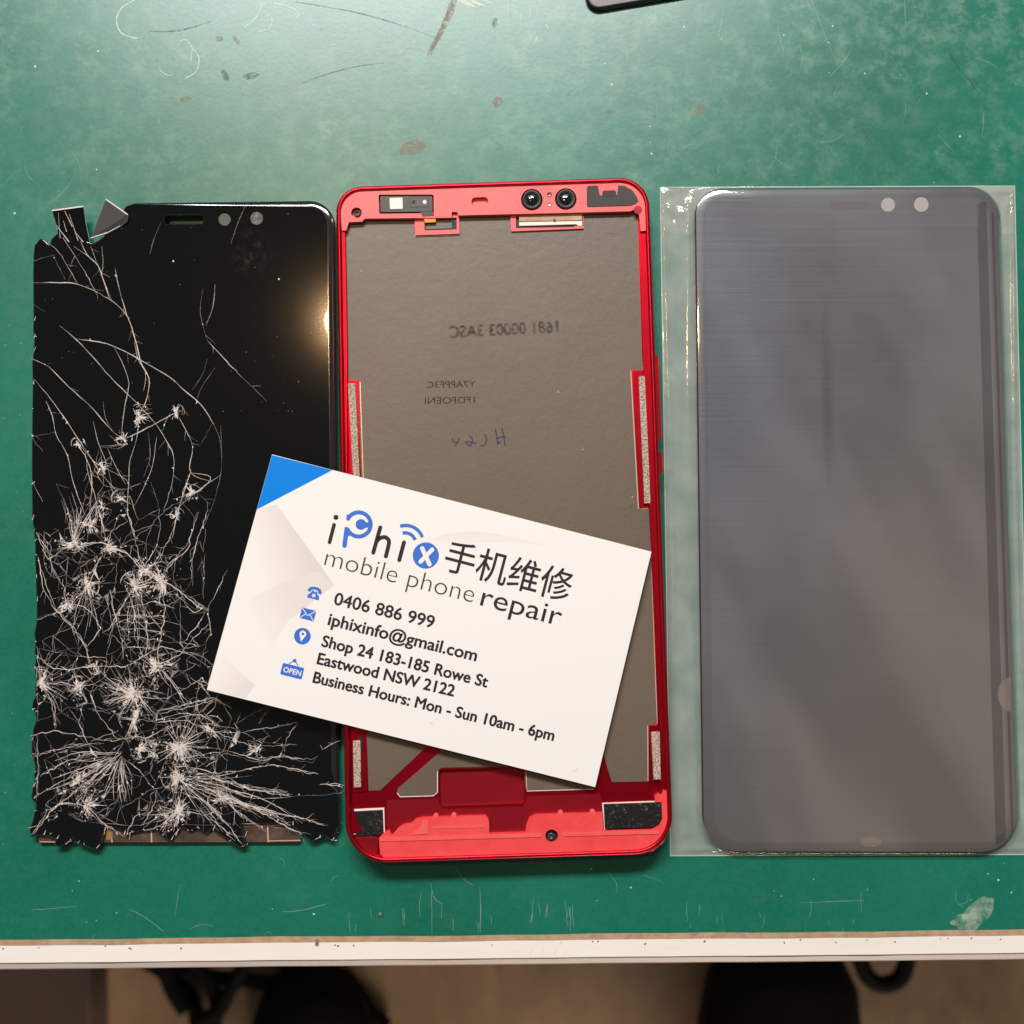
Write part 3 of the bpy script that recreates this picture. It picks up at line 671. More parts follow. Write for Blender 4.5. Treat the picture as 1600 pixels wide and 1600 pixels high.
lo1 = [([(330, 145), (450, 135), (560, 180), (640, 250), (780, 340), (880, 420), (930, 440)], 1.8), ([(640, 255), (700, 150), (720, 160), (690, 240)], 1.2), ([(160, 90), (210, 160), (235, 250), (280, 330)], 1.0), ([(160, 90), (215, 210), (300, 160)], 1.3),
    ([(170, 200), (190, 330), (240, 430), (310, 500), (380, 600), (400, 690)], 1.3), ([(360, -20), (345, 60), (330, 145)], 1.8), ([(440, -20), (470, 120)], 1.5), ([(560, -20), (600, 100), (620, 200), (640, 255)], 1.3), ([(300, -20), (320, 60), (330, 140)], 1.4),
    ([(800, 0), (760, 110), (700, 230)], 1.2), ([(880, 0), (840, 160), (740, 260)], 1.0), ([(930, -10), (880, 130), (850, 250), (860, 330)], 0.9), ([(900, 200), (905, 370)], 0.7), ([(1015, 260), (960, 370), (900, 480), (820, 580)], 0.9),
    ([(165, 480), (290, 440), (385, 340), (460, 190)], 1.6), ([(300, 410), (370, 420), (410, 450), (450, 520), (390, 600)], 1.2), ([(490, 350), (510, 450), (540, 560), (550, 660)], 1.2), ([(560, 330), (600, 440), (600, 560), (640, 650)], 1.2),
    ([(620, 340), (640, 440), (660, 560), (650, 640)], 1.3), ([(720, 340), (740, 430), (720, 540), (700, 660)], 1.3), ([(500, 460), (620, 462), (740, 465)], 0.9), ([(520, 490), (735, 500)], 0.9), ([(540, 520), (640, 522), (730, 535)], 1.0), ([(545, 550), (720, 575)], .9), ([(560, 600), (700, 610)], .9), ([(560, 430), (690, 400), (780, 430)], 1.0),
    ([(930, 440), (940, 540), (920, 580)], 1.0), ([(820, 620), (930, 690), (960, 690)], 1.0), ([(820, 620), (900, 640), (960, 690)], .8), ([(160, 640), (240, 700), (330, 700), (430, 690), (560, 690), (650, 640), (720, 600), (840, 630)], 1.4),
    ([(330, 700), (350, 780), (390, 850), (340, 870)], 1.5), ([(180, 770), (270, 760), (350, 780), (430, 770)], 1.4), ([(180, 770), (240, 850), (250, 960)], 1.2), ([(180, 770), (170, 650), (165, 600)], 1.3), ([(700, 690), (760, 750), (830, 860), (850, 870)], 1.3), ([(700, 690), (800, 640), (850, 580), (930, 500)], 1.2),
    ([(700, 890), (820, 860), (960, 830), (1030, 870)], 1.2), ([(600, 920), (700, 940), (830, 930), (940, 980), (1050, 985)], 1.6), ([(690, 930), (800, 900), (900, 905), (980, 960)], 1.5), ([(400, 800), (430, 890), (520, 1010), (600, 1010)], 1.3), ([(600, 920), (560, 1000), (650, 1010), (750, 960)], 1.4),
    ([(135, 1000), (240, 975), (370, 1000), (500, 1025), (620, 1000)], 1.3), ([(135, 1090), (300, 1050), (450, 1030)], 1.0), ([(370, 860), (350, 940), (390, 1030), (450, 1070)], 1.1), ([(540, 1080), (430, 1070), (300, 1110), (180, 1180)], 1.2), ([(540, 1080), (400, 1140), (260, 1210), (150, 1280)], 1.2),
    ([(540, 1080), (470, 1140), (380, 1210), (230, 1330), (150, 1440)], 1.3), ([(540, 1090), (500, 1160), (420, 1200)], 1.0), ([(540, 1090), (545, 1200), (555, 1290)], 1.1), ([(540, 1090), (620, 1150), (690, 1240)], 1.0), ([(480, 1130), (420, 1190), (360, 1250)], 1.0),
    ([(800, 1130), (960, 1165), (1080, 1155), (1200, 1130), (1310, 1145), (1420, 1170)], 1.4), ([(800, 1100), (1010, 1065), (1180, 1110), (1270, 1080)], 1.2), ([(950, 980), (1090, 1030), (1180, 1100)], 1.2), ([(960, 990), (980, 1070)], .9), ([(1050, 990), (1330, 940), (1280, 1010), (1270, 1070)], 1.0),
    ([(1110, 1030), (1150, 1100), (1250, 1090), (1390, 1105), (1420, 1090)], 1.2), ([(1520, 1020), (1440, 1060), (1430, 1040)], 1.2), ([(1430, 1215), (1480, 1220), (1530, 1228)], 1.8), ([(1300, 1270), (1530, 1255)], 0.7),
    ([(790, 1180), (960, 1190), (1130, 1240), (1300, 1270)], 1.6), ([(800, 1200), (950, 1260), (1100, 1300), (1250, 1390), (1350, 1440)], 1.6), ([(900, 1220), (1050, 1300), (1190, 1330), (1330, 1360), (1450, 1400)], 1.5), ([(800, 1250), (930, 1300), (1020, 1400), (1080, 1480)], 1.5), ([(790, 1330), (900, 1350), (980, 1400), (1050, 1470)], 1.5),
    ([(860, 1200), (1000, 1280), (1090, 1370)], 1.4), ([(900, 1170), (1080, 1230), (1290, 1262)], 1.2), ([(390, 1310), (280, 1300), (210, 1330), (170, 1400), (140, 1440)], 1.5), ([(390, 1310), (450, 1380), (560, 1450)], 1.4), ([(640, 1410), (700, 1360), (790, 1335)], 1.3), ([(650, 1420), (780, 1390)], 1.1), ([(560, 1450), (600, 1360), (690, 1330)], 1.0),
    ([(165, 1000), (170, 1150), (160, 1280)], 1.0), ([(1280, 1150), (1420, 1170)], 1.1), ([(950, 1070), (960, 1160), (1010, 1240), (1050, 1330), (1040, 1400)], 1.0), ([(700, 1240), (690, 1300), (640, 1400)], 1.1), ([(1100, 1300), (1200, 1330), (1300, 1400)], 1.3), ([(280, 300), (290, 380), (310, 450)], 1.4), ([(830, 370), (910, 420), (870, 450), (780, 360)], 1.3),
    ([(970, 820), (960, 870), (900, 930)], 1.0), ([(1090, 1035), (1190, 1030), (1310, 1040)], .8), ([(850, 740), (900, 770), (940, 830)], 1.0), ([(840, 780), (900, 740), (930, 770), (870, 790)], 1.0), ([(1150, 1400), (1250, 1410), (1390, 1440)], .8), ([(1160, 930), (1210, 850)], .7), ([(1040, 950), (1170, 880), (1230, 860)], .7)]
for pts, wd in lo1: crack(A2(pts), wd, 3 if wd > 0.85 else 4, amp=1.5, branches=0.2, curved=False)
for pts, wd in lo1[::2]:                                     # many cracks run double
    crack([(x + cr.uniform(-6, 6), y + cr.uniform(-6, 6)) for x, y in A2(pts)], wd * 0.7, cr.choice([3, 4]), amp=1.5, branches=0.12, curved=False)
# impact points: powdered centre with splinters
def clip(p):
    return (min(526, max(57.5, p[0])), min(1300, p[1]))
def burst(x, y, r, n, core):
    dirs = [cr.uniform(0, 2 * math.pi) for _ in range(max(4, n // 6))]
    for k in range(n):
        a = cr.choice(dirs) + cr.gauss(0, .22) if cr.random() < .7 else cr.uniform(0, 2 * math.pi)
        ln = r * (0.22 + 0.95 * cr.random() ** 2.2); s = cr.uniform(0, core * 0.55); oa = a + cr.gauss(0, .7)
        p0 = (x + s * math.cos(oa), y + s * math.sin(oa)); a2 = a + cr.uniform(-.18, .18)
        p1 = clip((p0[0] + ln * 0.5 * math.cos(a), p0[1] + ln * 0.5 * math.sin(a))); p2 = clip((p1[0] + ln * .5 * math.cos(a2), p1[1] + ln * .5 * math.sin(a2)))
        add_ribbon(bm, jag([p0, p1, p2], 6, .45), cr.uniform(0.5, 1.5), ZC + cr.uniform(0.01, 0.04), cr.choice([2, 3, 3, 4]), (1, .3))
    for k in range(int(n * 1.5)):
        a = cr.choice(dirs); s = core * abs(cr.gauss(0, .75)); cx, cy = clip((x + s * math.cos(a) + cr.gauss(0, core * .22), y + s * math.sin(a) + cr.gauss(0, core * .22))); b = a + cr.gauss(0, .35); ln = cr.uniform(3, 9)
        add_ribbon(bm, [(cx, cy), clip((cx + ln * math.cos(b), cy + ln * math.sin(b)))], cr.uniform(.8, 2.6), ZC + cr.uniform(0.02, 0.05), cr.choice([2, 2, 3]), (1, .3))
    for k in range(int(n * 3.2)):                              # fine glass dust round the hit
        a = cr.uniform(0, 6.28); s = core * 1.25 * abs(cr.gauss(0, .8)); cx, cy = clip((x + s * math.cos(a), y + s * math.sin(a) * 1.25)); b = a + cr.gauss(0, .6); ln = cr.uniform(1, 3.4)
        add_ribbon(bm, [(cx, cy), clip((cx + ln * math.cos(b), cy + ln * math.sin(b)))], cr.uniform(.7, 2.6), ZC + cr.uniform(0.0, 0.05), cr.choice([3, 4, 4]), (1, .5))
    for q in range(2):                                       # broken rings
        rr = r * cr.uniform(.35, 1.1); a0 = cr.uniform(0, 6.28); sp = cr.uniform(.6, 1.8)
        crack([clip((x + rr * math.cos(a0 + sp * i / 4) * cr.uniform(.96, 1.04), y + rr * math.sin(a0 + sp * i / 4))) for i in range(5)], 1.2, cr.choice([3, 3, 4]), .5, .08)
for b in [(115, 851, 26, 34, 9), (135, 915, 28, 36, 10), (105, 943, 22, 26, 8), (224, 891, 24, 26, 8), (210, 915, 30, 38, 10), (254, 912, 36, 52, 12), (63, 1069, 28, 36, 8), (210, 1083, 52, 74, 13), (245, 1041, 34, 40, 10), (210, 1122, 32, 36, 10),
        (280, 1166, 46, 70, 12), (276, 1213, 32, 50, 11), (277, 1267, 38, 56, 10), (136, 1258, 30, 34, 9), (216, 1172, 24, 26, 7), (121, 1220, 22, 20, 7), (168, 856, 24, 26, 8), (217, 651, 26, 34, 8), (192, 684, 20, 26, 8), (275, 644, 26, 24, 5),
        (301, 770, 26, 30, 7), (276, 805, 18, 18, 6), (122, 693, 14, 14, 5), (161, 731, 18, 16, 6), (122, 1075, 24, 26, 8), (400, 1172, 18, 16, 6), (330, 1140, 26, 18, 6), (190, 780, 22, 18, 8), (140, 820, 20, 22, 7), (240, 1175, 20, 18, 7), (345, 1250, 26, 18, 7), (150, 1040, 20, 14, 6), (160, 790, 20, 14, 6)]:
    q_ = 0.62 if b[1] < 815 else 1.0
    burst(b[0], b[1], b[2] * 0.88 * (0.8 if q_ < 1 else 1), int(b[3] * 0.62 * q_), b[4] * 1.05 * q_)
# fans of nearly parallel splinters
def fan(x, y, a0, a1, n, r0, r1, wd=1.0):
    for k in range(n):
        a = a0 + (a1 - a0) * (k + cr.uniform(-.3, .3)) / max(1, n - 1); s, e = r0 * cr.uniform(.7, 1.3), r1 * cr.uniform(.6, 1.1)
        b1, b2 = a + cr.uniform(-.06, .10), a + cr.uniform(-.10, .16)
        crack([clip((x + s * math.cos(a), y + s * math.sin(a))), clip((x + (s + e) / 2 * math.cos(b1), y + (s + e) / 2 * math.sin(b1))), clip((x + e * math.cos(b2), y + e * math.sin(b2)))], wd * cr.uniform(.7, 1.5), cr.choice([3, 3, 4]), .9, .10)
fan(189, 1178, R(60), R(125), 12, 10, 75); fan(189, 1178, R(130), R(180), 11, 14, 125); fan(275, 1215, R(-5), R(55), 16, 25, 110); fan(280, 1166, R(-110), R(20), 18, 8, 60, .9); fan(277, 1267, R(100), R(190), 12, 10, 52); fan(210, 1083, R(150), R(230), 12, 14, 68)
fan(320, 1225, R(10), R(42), 10, 20, 150, .9); fan(210, 915, R(60), R(120), 8, 10, 95, .9); fan(115, 851, R(-110), R(-60), 9, 6, 80); fan(63, 1069, R(-70), R(60), 12, 8, 60, .9); fan(135, 915, R(70), R(120), 7, 10, 90, .8)
# a fine web between the impacts
from mathutils.geometry import delaunay_2d_cdt
ctr = [(115, 851), (224, 900), (135, 925), (210, 1083), (280, 1166), (276, 1240), (63, 1069), (136, 1240), (210, 780), (245, 1041)]
pts = []
while len(pts) < 760:
    x, y = cr.uniform(58, 400), cr.uniform(640, 1290)
    dn = min(math.hypot(x - a, y - b) for a, b in ctr)
    if cr.random() < math.exp(-(dn / 46) ** 1.3) and (y > 1000 or cr.random() < (.55 if y > 820 else .25)) and (x < 340 or y > 1080 or cr.random() < .25): pts.append(Vector((x, y)))
_, ed, tri, *_ = delaunay_2d_cdt(pts, [], [], 0, 1e-6)
for t in tri:                                                # crushed flakes
    q = [pts[i] for i in t]; ar = abs((q[1] - q[0]).cross(q[2] - q[0])) / 2
    if ar < 85 and cr.random() < 0.13:
        c = sum(q, Vector((0, 0))) / 3; k = cr.uniform(.55, .95)
        add_plate(bm, [tuple(c + (p - c) * k) for p in q], None, ZC + cr.uniform(0, .02), mi=cr.choice([3, 4, 4, 4]))
for a, b in ed:
    ln = (pts[a] - pts[b]).length
    if 4 < ln < 46 and cr.random() < 0.56: crack([tuple(pts[a]), tuple(pts[b])], cr.uniform(.4, 1.2), cr.choice([3, 3, 4, 4, 4]), 1.3, .05)
# pale chips on the broken rim
for i in range(len(glass_outline)):
    x, y = glass_outline[i]
    if (x < 62 and y > 490) or y > 1285:
        for q in range(2 if x < 62 else 1):
            if cr.random() < 0.45:
                a, bq = (x + cr.uniform(1, 3), y + cr.uniform(-5, 1)), (x + cr.uniform(2, 7), y + cr.uniform(-9, 0)); add_ribbon(bm, [a, bq], cr.uniform(.6, 1.6), ZC + .02, cr.choice([2, 3]), (1, .4))
for k in range(60): 
    x, y = cr.uniform(60, 500), cr.uniform(330, 700); add_ribbon(bm, [(x, y), (x + cr.uniform(-1.2, 1.2), y + cr.uniform(-1.2, 1.2))], cr.uniform(.4, 1.0), ZC, 4)
for x, y in ((435, 435), (270, 407)): add_ribbon(bm, [(x, y), (x + 1.5, y + 2)], 2.2, ZC, 2)
for f in bm.faces:
    if f.material_index >= 2:
        f.normal_update()
        if f.normal.z < 0: f.normal_flip()
obj('cover_glass', bm, ['black_glass', 'glass_edge', 'crack_bright', 'crack_mid', 'crack_faint'], dsp)
bm = bev_plate([(58, 392), (522, 386), (527, 1296), (470, 1302), (469, 1316), (60, 1317)], 0.1, 1.35, 0.1)
for x in (174, 236, 418):
    add_ribbon(bm, [(x, 1289), (x + 1, 1316)], 2.2, 1.37, 1)
add_ribbon(bm, [(380, 1291), (470, 1289)], 1.2, 1.37, 1); add_ribbon(bm, [(420, 1314), (470, 1313)], 1.4, 1.37, 1); add_ribbon(bm, [(62, 1315), (90, 1316)], 1.4, 1.37, 1); add_ribbon(bm, [(166, 1303), (176, 1303)], 18, 1.37, 2)
obj('backplate', up(bm), ['backplate', 'cut_edge', 'kapton'], dsp)
bm = bmesh.new(); add_plate(bm, circle(351, 343, 9.5), 2.3, ZG + 0.015); obj('camera_window', flip_up(bm), 'lens_clear', dsp)
bm = bmesh.new(); add_plate(bm, circle(401, 341, 10), 2.3, ZG + 0.015); obj('camera_window', flip_up(bm), 'lens_residue', dsp)
bm = bmesh.new(); add_plate(bm, rrect([(255.5, 335), (319.5, 334.5), (319.5, 351.5), (255.5, 352)], 6, 4), None, ZG + 0.012, [slot]); obj('earpiece_slot', flip_up(bm), 'rubber', dsp)
# two loose shards that stick up from the broken corner
def shard(outline, zs, th, mats, bright):
    bm = bmesh.new(); top = [P(x, y, z) for (x, y), z in zip(outline, zs)]
    n = len(top); tv = [bm.verts.new(p) for p in top]; lv = [bm.verts.new(p - Vector((0, 0, th * MM))) for p in top]
    bm.faces.new(tv); bm.faces.new(lv[::-1]).material_index = 1
    for i in range(n):
        j = (i + 1) % n; bm.faces.new((tv[i], lv[i], lv[j], tv[j])).material_index = 1
    for (i, j, wd) in bright:                                # pale strip: lamp glint put into the edge's colour
        a, b = top[i], top[j]; c = sum(top, Vector()) / n; t = (b - a).normalized(); nr = (c - (a + b) / 2); nr = (nr - t * nr.dot(t)).normalized() * wd * MM
        q = [a, b, b + nr, a + nr]; f = bm.faces.new([bm.verts.new(p + Vector((0, 0, 0.02 * MM))) for p in q]); f.material_index = 1
        if f.normal.z < 0: f.normal_flip()
    up(bm); obj('glass_shard', bm, mats, dsp)
zt = lambda y: 2.75 + (372 - y) * 0.026
so_ = [(81, 328), (130, 321.5), (134, 350), (140, 378), (128, 378), (110, 371), (92, 371), (88, 350)]
shard(so_, [zt(y) for x, y in so_], 0.5, ['black_glass', 'shard_edge', 'crack_mid'], [(0, 1, 0.28)])
sh1 = dsp.children[-1]; bs = bmesh.new(); bs.from_mesh(sh1.data); org_ = wpos(sh1)
for (a_, b_, wd) in (((91, 332), (94, 372), 0.9), ((101, 330), (113, 354), 1.6), ((108, 334), (122, 376), 1.1), ((88, 352), (108, 378), 1.8), ((117, 362), (130, 378), 1.5), ((99, 345), (104, 362), 1.2)):
    A_, B_ = P(*a_, zt(a_[1]) + .05) - org_, P(*b_, zt(b_[1]) + .05) - org_; t_ = (B_ - A_).normalized(); n_ = Vector((-t_.y, t_.x, 0)) * wd * 0.00007
    f_ = bs.faces.new([bs.verts.new(v) for v in (A_ + n_ * .4, A_ - n_ * .4, B_ - n_, B_ + n_)]); f_.material_index = 2
    f_.normal_update()
    if f_.normal.z < 0: f_.normal_flip()
bs.to_mesh(sh1.data); bs.free()
shard([(166, 310.5), (200, 334.5), (198, 345), (188, 353), (168, 364), (142, 372.5)], [4.8, 4.2, 3.6, 3.2, 3.0, 2.9], 0.45, ['mirror_shard', 'shard_edge'], [(0, 1, 0.28), (3, 4, 0.12), (4, 5, 0.2)])

# ------------------------------------------------------------------ red phone frame (middle)
fr = thing('phone_housing', 'red phone frame without its screen, grey sheet inside', 'phone frame', P(790, 810, 0))
oc = [(523.2, 290.3), (1014.6, 273.8), (1054.2, 1335.6), (538.8, 1352)]
ZR = 7.4
orr = rrect(oc, [42, 48, 62, 66], 14)
o0 = W(orr, ZR)
bm = bmesh.new()
prof = [(0.9, 0.2), (0.25, 1.4), (0.0, 3.4), (0.0, 5.6), (0.12, 6.7), (0.40, 7.25), (0.70, ZR), (1.05, ZR), (1.22, 7.2), (1.25, 5.0)]
add_loft(bm, [atz(inset(o0, i * MM), z) for i, z in prof], True, False)
obj('outer_rim', up(bm), 'red_rim', fr, True)
inner = inset(o0, 1.2 * MM)
bm = bmesh.new(); rec = rrect([(686, 1203), (818, 1199), (820, 1255), (687, 1260)], 6, 5)
rv = [atz(inner, 5.4), atz(W(rec, 5.4), 5.4)]
allv = [[bm.verts.new(p) for p in r] for r in rv]; flat = allv[0] + allv[1]
for t in tessellate_polygon(rv):
    try: bm.faces.new([flat[i] for i in t])
    except ValueError: pass
# recessed pocket in the plate
lo_ = [bm.verts.new((v.co.x, v.co.y, 4.4 * MM)) for v in allv[1]]
for i in range(len(lo_)):
    j = (i + 1) % len(lo_); bm.faces.new((allv[1][i], allv[1][j], lo_[j], lo_[i])).material_index = 1
bm.faces.new(lo_).material_index = 1
obj('middle_plate', flip_up(bm), ['red_metal', 'wine_metal'], fr)
# side ledges stand a little above the plate
def part(name, outline, z0, z1, mats, b=0.1, parent=fr, label=None):
    o = obj(name, up(bev_plate(outline, z0, z1, b)), mats, parent)
    if label: o['label'] = label
    return o
part('side_ledge', [(533, 300), (539, 345), (543, 548), (543, 1240), (566, 1300), (546, 1302), (538, 1100)], 5.3, 6.3, 'red_metal')
part('side_ledge', [(998, 331), (1010, 331), (1042, 1235), (1030, 1240), (1027, 1080), (1005, 575)], 5.3, 6.3, 'red_metal')
part('side_ledge', [(540, 594), (560, 594), (567, 850), (552, 850)], 5.3, 5.75, 'red_metal'); part('side_ledge', [(548, 1140), (572, 1140), (575, 1236), (550, 1240)], 5.3, 5.75, 'red_metal')
part('side_ledge', [(988, 578), (1012, 578), (1021, 793), (999, 794)], 5.3, 5.75, 'red_metal'); part('side_ledge', [(1014, 1133), (1036, 1132), (1040, 1222), (1014, 1223)], 5.3, 5.75, 'red_metal')
# grey sheet
gp = [(538, 344), (648, 342), (648, 369), (718, 367), (718, 338), (797, 338), (800, 362), (912, 358), (912, 333), (996, 331), (1004, 578), (987, 579), (999, 794), (1014, 793), (1026, 1080), (1028, 1131), (1013.5, 1133), (1013.5, 1221), (956, 1222), (946, 1189), (940, 1160),
    (936, 1180), (927, 1233), (824, 1237), (821, 1230), (819, 1199), (815, 1197), (690, 1199.5), (683, 1205), (683, 1238), (677, 1243), (625, 1244.5), (620.5, 1238), (622, 1232), (690, 1173), (720, 1146), (688, 1147), (666, 1167), (594, 1235), (576, 1235.5), (573, 1149), (567, 852), (560, 594), (542.5, 594.5), (542, 547)]
bm = bmesh.new(); add_plate(bm, gp, 5.3, 5.56, mi=0, side_mi=1)
def edge_line(pts, wd, z, mi): add_ribbon(bm, pts, wd, z, mi)
edge_line([(562.5, 597), (567.5, 742), (571, 852)], 1.2, 5.6, 1); edge_line([(683.5, 1205), (683.5, 1238), (677, 1243.5), (625, 1245), (620.5, 1239)], 1.3, 5.6, 2); edge_line([(822, 1206), (823.5, 1236), (927, 1233)], 1.1, 5.6, 2); edge_line([(985.5, 579), (997.5, 795), (1012, 794)], 1.4, 5.6, 1)
edge_line([(1015, 800), (1025, 1080), (1027, 1131)], 1.2, 5.6, 1); edge_line([(1012, 1134), (1012.5, 1220)], 1.4, 5.6, 1); edge_line([(648, 368.5), (718, 366)], 3.2, 5.62, 3); edge_line([(541.5, 548), (542.5, 594)], 1.6, 5.6, 1); edge_line([(1004.5, 400), (1004.5, 578)], 1.0, 5.6, 1)  # widest strip: highlight on the lit cut edge, painted white
sr_ = random.Random(3)
for k in range(60):
    x, y = sr_.uniform(545, 1000), sr_.uniform(350, 1140); edge_line([(x, y), (x + sr_.uniform(-2, 2), y + sr_.uniform(-2, 2))], sr_.uniform(.5, 1.1), 5.58, sr_.choice([2, 4, 4]))
sheet = obj('grey_sheet', flip_up(bm), ['graphite', 'cut_edge', 'laminate_lip', 'white_plastic', 'pocket'], fr)
# ghost print on the sheet (mirrored, as in the place)
bm = text_bm('1681 00003 3ASC', (703, 528), (872, 519), 18, 5.6, 1.6, mirror=True, mi=0)
text_bm('Y7APPF3C', (667, 606), (743, 605), 10, 5.6, 0.4, bm=bm, mi=1, mirror=True); text_bm('1FDFOENI', (664, 631), (742, 629.5), 10, 5.6, 0.4, bm=bm, mi=1, mirror=True)
obj('faded_print', flip_up(bm), ['ink_faint', 'ink_ghost'], sheet)
bm = bmesh.new()
for ln in ([(774, 670), (776, 682), (779, 694)], [(784, 668), (787, 680), (789, 697)], [(775, 685), (784, 683), (790, 682)], [(776, 693), (782, 690)], [(758, 678), (760, 688), (757, 695), (750, 696)], [(733, 680), (738, 686), (736, 696), (730, 694), (728, 690), (744, 693)], [(706, 684), (709, 690), (715, 691), (718, 684)], [(715, 690), (711, 697)]):
    add_ribbon(bm, smooth_line(ln, 5), 2.2, 5.6, 0)
obj('pen_writing', flip_up(bm), 'ink_pen', sheet)
# top bar with its openings
tb_out = orr[7:30]                                            # arcs of the two top corners
otop = rrect([(530, 297), (1008.5, 281.5), (1011, 340), (532.5, 352)], [36, 42, 2, 2], 14)
tb = otop[:30] + [(1013, 360), (1001, 361), (998, 331), (992, 326.5), (985, 330), (716, 336.5), (714.5, 331), (706, 331), (705.5, 340), (570, 341.5), (566, 346), (545, 347), (541, 360), (534.5, 360)]
sens = rrect([(591.5, 304), (677.5, 304), (678, 333), (592.5, 334)], 2, 2)
slot2 = rrect([(736.5, 308.5), (762.5, 307.5), (763, 322), (737, 323)], 6, 4)
cams = [circle(831, 312, 17, 28), circle(884, 311, 17, 28)]
dots = [circle(858.5, 304, 3.9, 14), circle(858.5, 320, 3.2, 14)]
scr = circle(557, 332.5, 8.5, 20)
bm = bmesh.new(); add_plate(bm, tb, 5.3, 6.9, [sens, slot2, scr] + cams + dots)
obj('top_bar', up(bm), 'coral', fr)
def floor_of(name, outline, z, mats, parent=fr):
    bm = bmesh.new(); add_plate(bm, outline, None, z); return obj(name, flip_up(bm), mats, parent)
floor_of('earpiece_slot', circle(750, 315.5, 17, 16), 5.95, 'coral')
part('sensor_module', rrect([(593.5, 306), (676, 306), (676.5, 331), (594, 332)], 2, 2), 5.4, 6.75, 'sensor_black')
sm_ = part('sensor_window', rrect([(641, 309.5), (670, 309), (670, 323), (641, 324)], 1.5, 2), 6.7, 6.82, 'sensor_grey')
for x, r, mt in ((646.5, 3.1, 'pocket'), (663.5, 3.0, 'white_plastic')):
    floor_of('sensor_eye', circle(x, 315.5, r, 14), 6.85, mt, sm_)
part('white_square', rrect([(608.5, 309), (629, 308.5), (629.5, 326.5), (609, 327)], 1, 2), 6.7, 6.86, 'white_plastic')
for (x, y) in ((831, 312), (884, 311)):                       # the two front cameras
    fl_ = bmesh.new()
    rr = lambda r, z: atz(W(circle(x, y, r, 28), 6.8), z)
    add_loft(fl_, [rr(17.2, 5.5), rr(17.0, 5.6), rr(15.2, 5.6), rr(15.0, 6.9), rr(13.6, 7.15), rr(12.6, 7.15), rr(9.0, 6.55)], False, False)
    for f in fl_.faces: f.material_index = 0
    cm = obj('front_camera', up(fl_), 'lens_ring', fr, True)
    fl_ = bmesh.new(); dome = [atz(W(circle(x, y, 9.1 * math.cos(a), 24), 6.6), 6.35 + 0.5 * math.sin(a)) for a in [R(d) for d in (0, 20, 40, 60, 80)]]
    add_loft(fl_, dome); obj('lens', up(fl_), 'lens_glass', cm, True)
    fl_ = bmesh.new(); add_plate(fl_, circle(x + 3.5, y + 4, 3.4, 12), None, 6.9); 
    fl_.free()
for n_, (x, y, mt) in enumerate(((858.5, 303, 'white_plastic'), (858.5, 320, 'white_plastic'))):
    floor_of('sensor_dot', circle(x, y, 3.4 if n_ == 0 else 2.4, 14), 6.3 if n_ == 0 else 6.7, mt)
floor_of('screw_hole', circle(557, 332.5, 9.5, 20), 5.75, 'coral')
def screw(x, y, r, z):
    bm = bmesh.new(); rr = lambda q, zz: atz(W(circle(x, y, q, 20), z), zz)
    add_loft(bm, [rr(r, z - 0.3), rr(r, z), rr(r * 0.8, z + 0.12), rr(r * 0.5, z + 0.12), rr(r * .42, z - 0.1)], False, True)
    obj('screw', up(bm), 'lens_ring', fr, True)
screw(558, 333, 5.4, 6.1)
part('gasket', [(917, 293), (919, 290.5), (934, 289.5), (937, 304.5), (940, 305.5), (941.5, 305), (962, 304.5), (964.5, 304), (966, 289.5), (975, 290), (988, 297), (996, 309), (997.5, 314), (995, 317), (986, 321), (919, 323), (917, 321)], 6.85, 7.05, 'gasket', 0.05)
part('latch_slot', rrect([(941.5, 298), (962.5, 297), (963, 307.5), (941, 308)], 3, 3), 6.85, 7.08, 'pocket', 0.03)
part('screw_notch', circle(997, 328, 6.5, 18), 6.85, 6.93, 'wine_metal', 0.02)
# flex cable window and connector window under the bar
bm = bmesh.new(); add_plate(bm, [(648, 338), (717.5, 334), (718, 365), (648.5, 367.5)], 5.3, 6.1, [[(663, 342), (713.5, 340), (713.5, 358.5), (663.5, 360)]])
fw = obj('flex_window', up(bm), 'coral', fr); floor_of('dark_pocket', [(655, 335), (716, 331), (716, 363), (655, 364)], 5.62, 'pocket', fw)
part('grey_flex', [(664.5, 344.5), (706.5, 343), (706.5, 357), (665, 358.5)], 5.6, 5.8, 'grey_flex', 0.05); part('black_flex', [(656, 331), (677, 331), (678.5, 337), (660, 338)], 6.6, 7.0, 'sensor_black', 0.05)
part('orange_flex', [(660.5, 337), (676, 335.5), (681, 338), (681, 347), (664, 348)], 6.3, 6.65, 'orange', 0.05); part('flex_tip', [(660.5, 336), (671, 335), (673, 340.5), (662, 341.5)], 6.6, 6.75, 'white_plastic', 0.03)
bm = bmesh.new(); add_plate(bm, [(797, 336), (912, 333), (912, 357), (799, 361.5)], 5.3, 6.0, [[(806, 338), (911, 335), (911, 353), (899, 353), (895, 355), (806, 356.5)]])
cw = obj('connector_window', up(bm), 'coral', fr); floor_of('dark_pocket', [(800, 336), (912.5, 332), (912, 355), (801, 359)], 5.62, 'pocket', cw)
cn = part('connector', [(811, 337), (909.5, 333), (910, 352.5), (904, 353), (900, 350.5), (811, 353)], 5.6, 5.95, 'white_plastic', 0.08)
part('connector_bar', [(811, 337), (909.5, 333), (909.5, 344), (811, 346)], 5.9, 6.15, 'mat_core', 0.05, cn)
floor_of('rivet', circle(866.5, 343.5, 2.2, 10), 6.18, 'sensor_grey', cn)
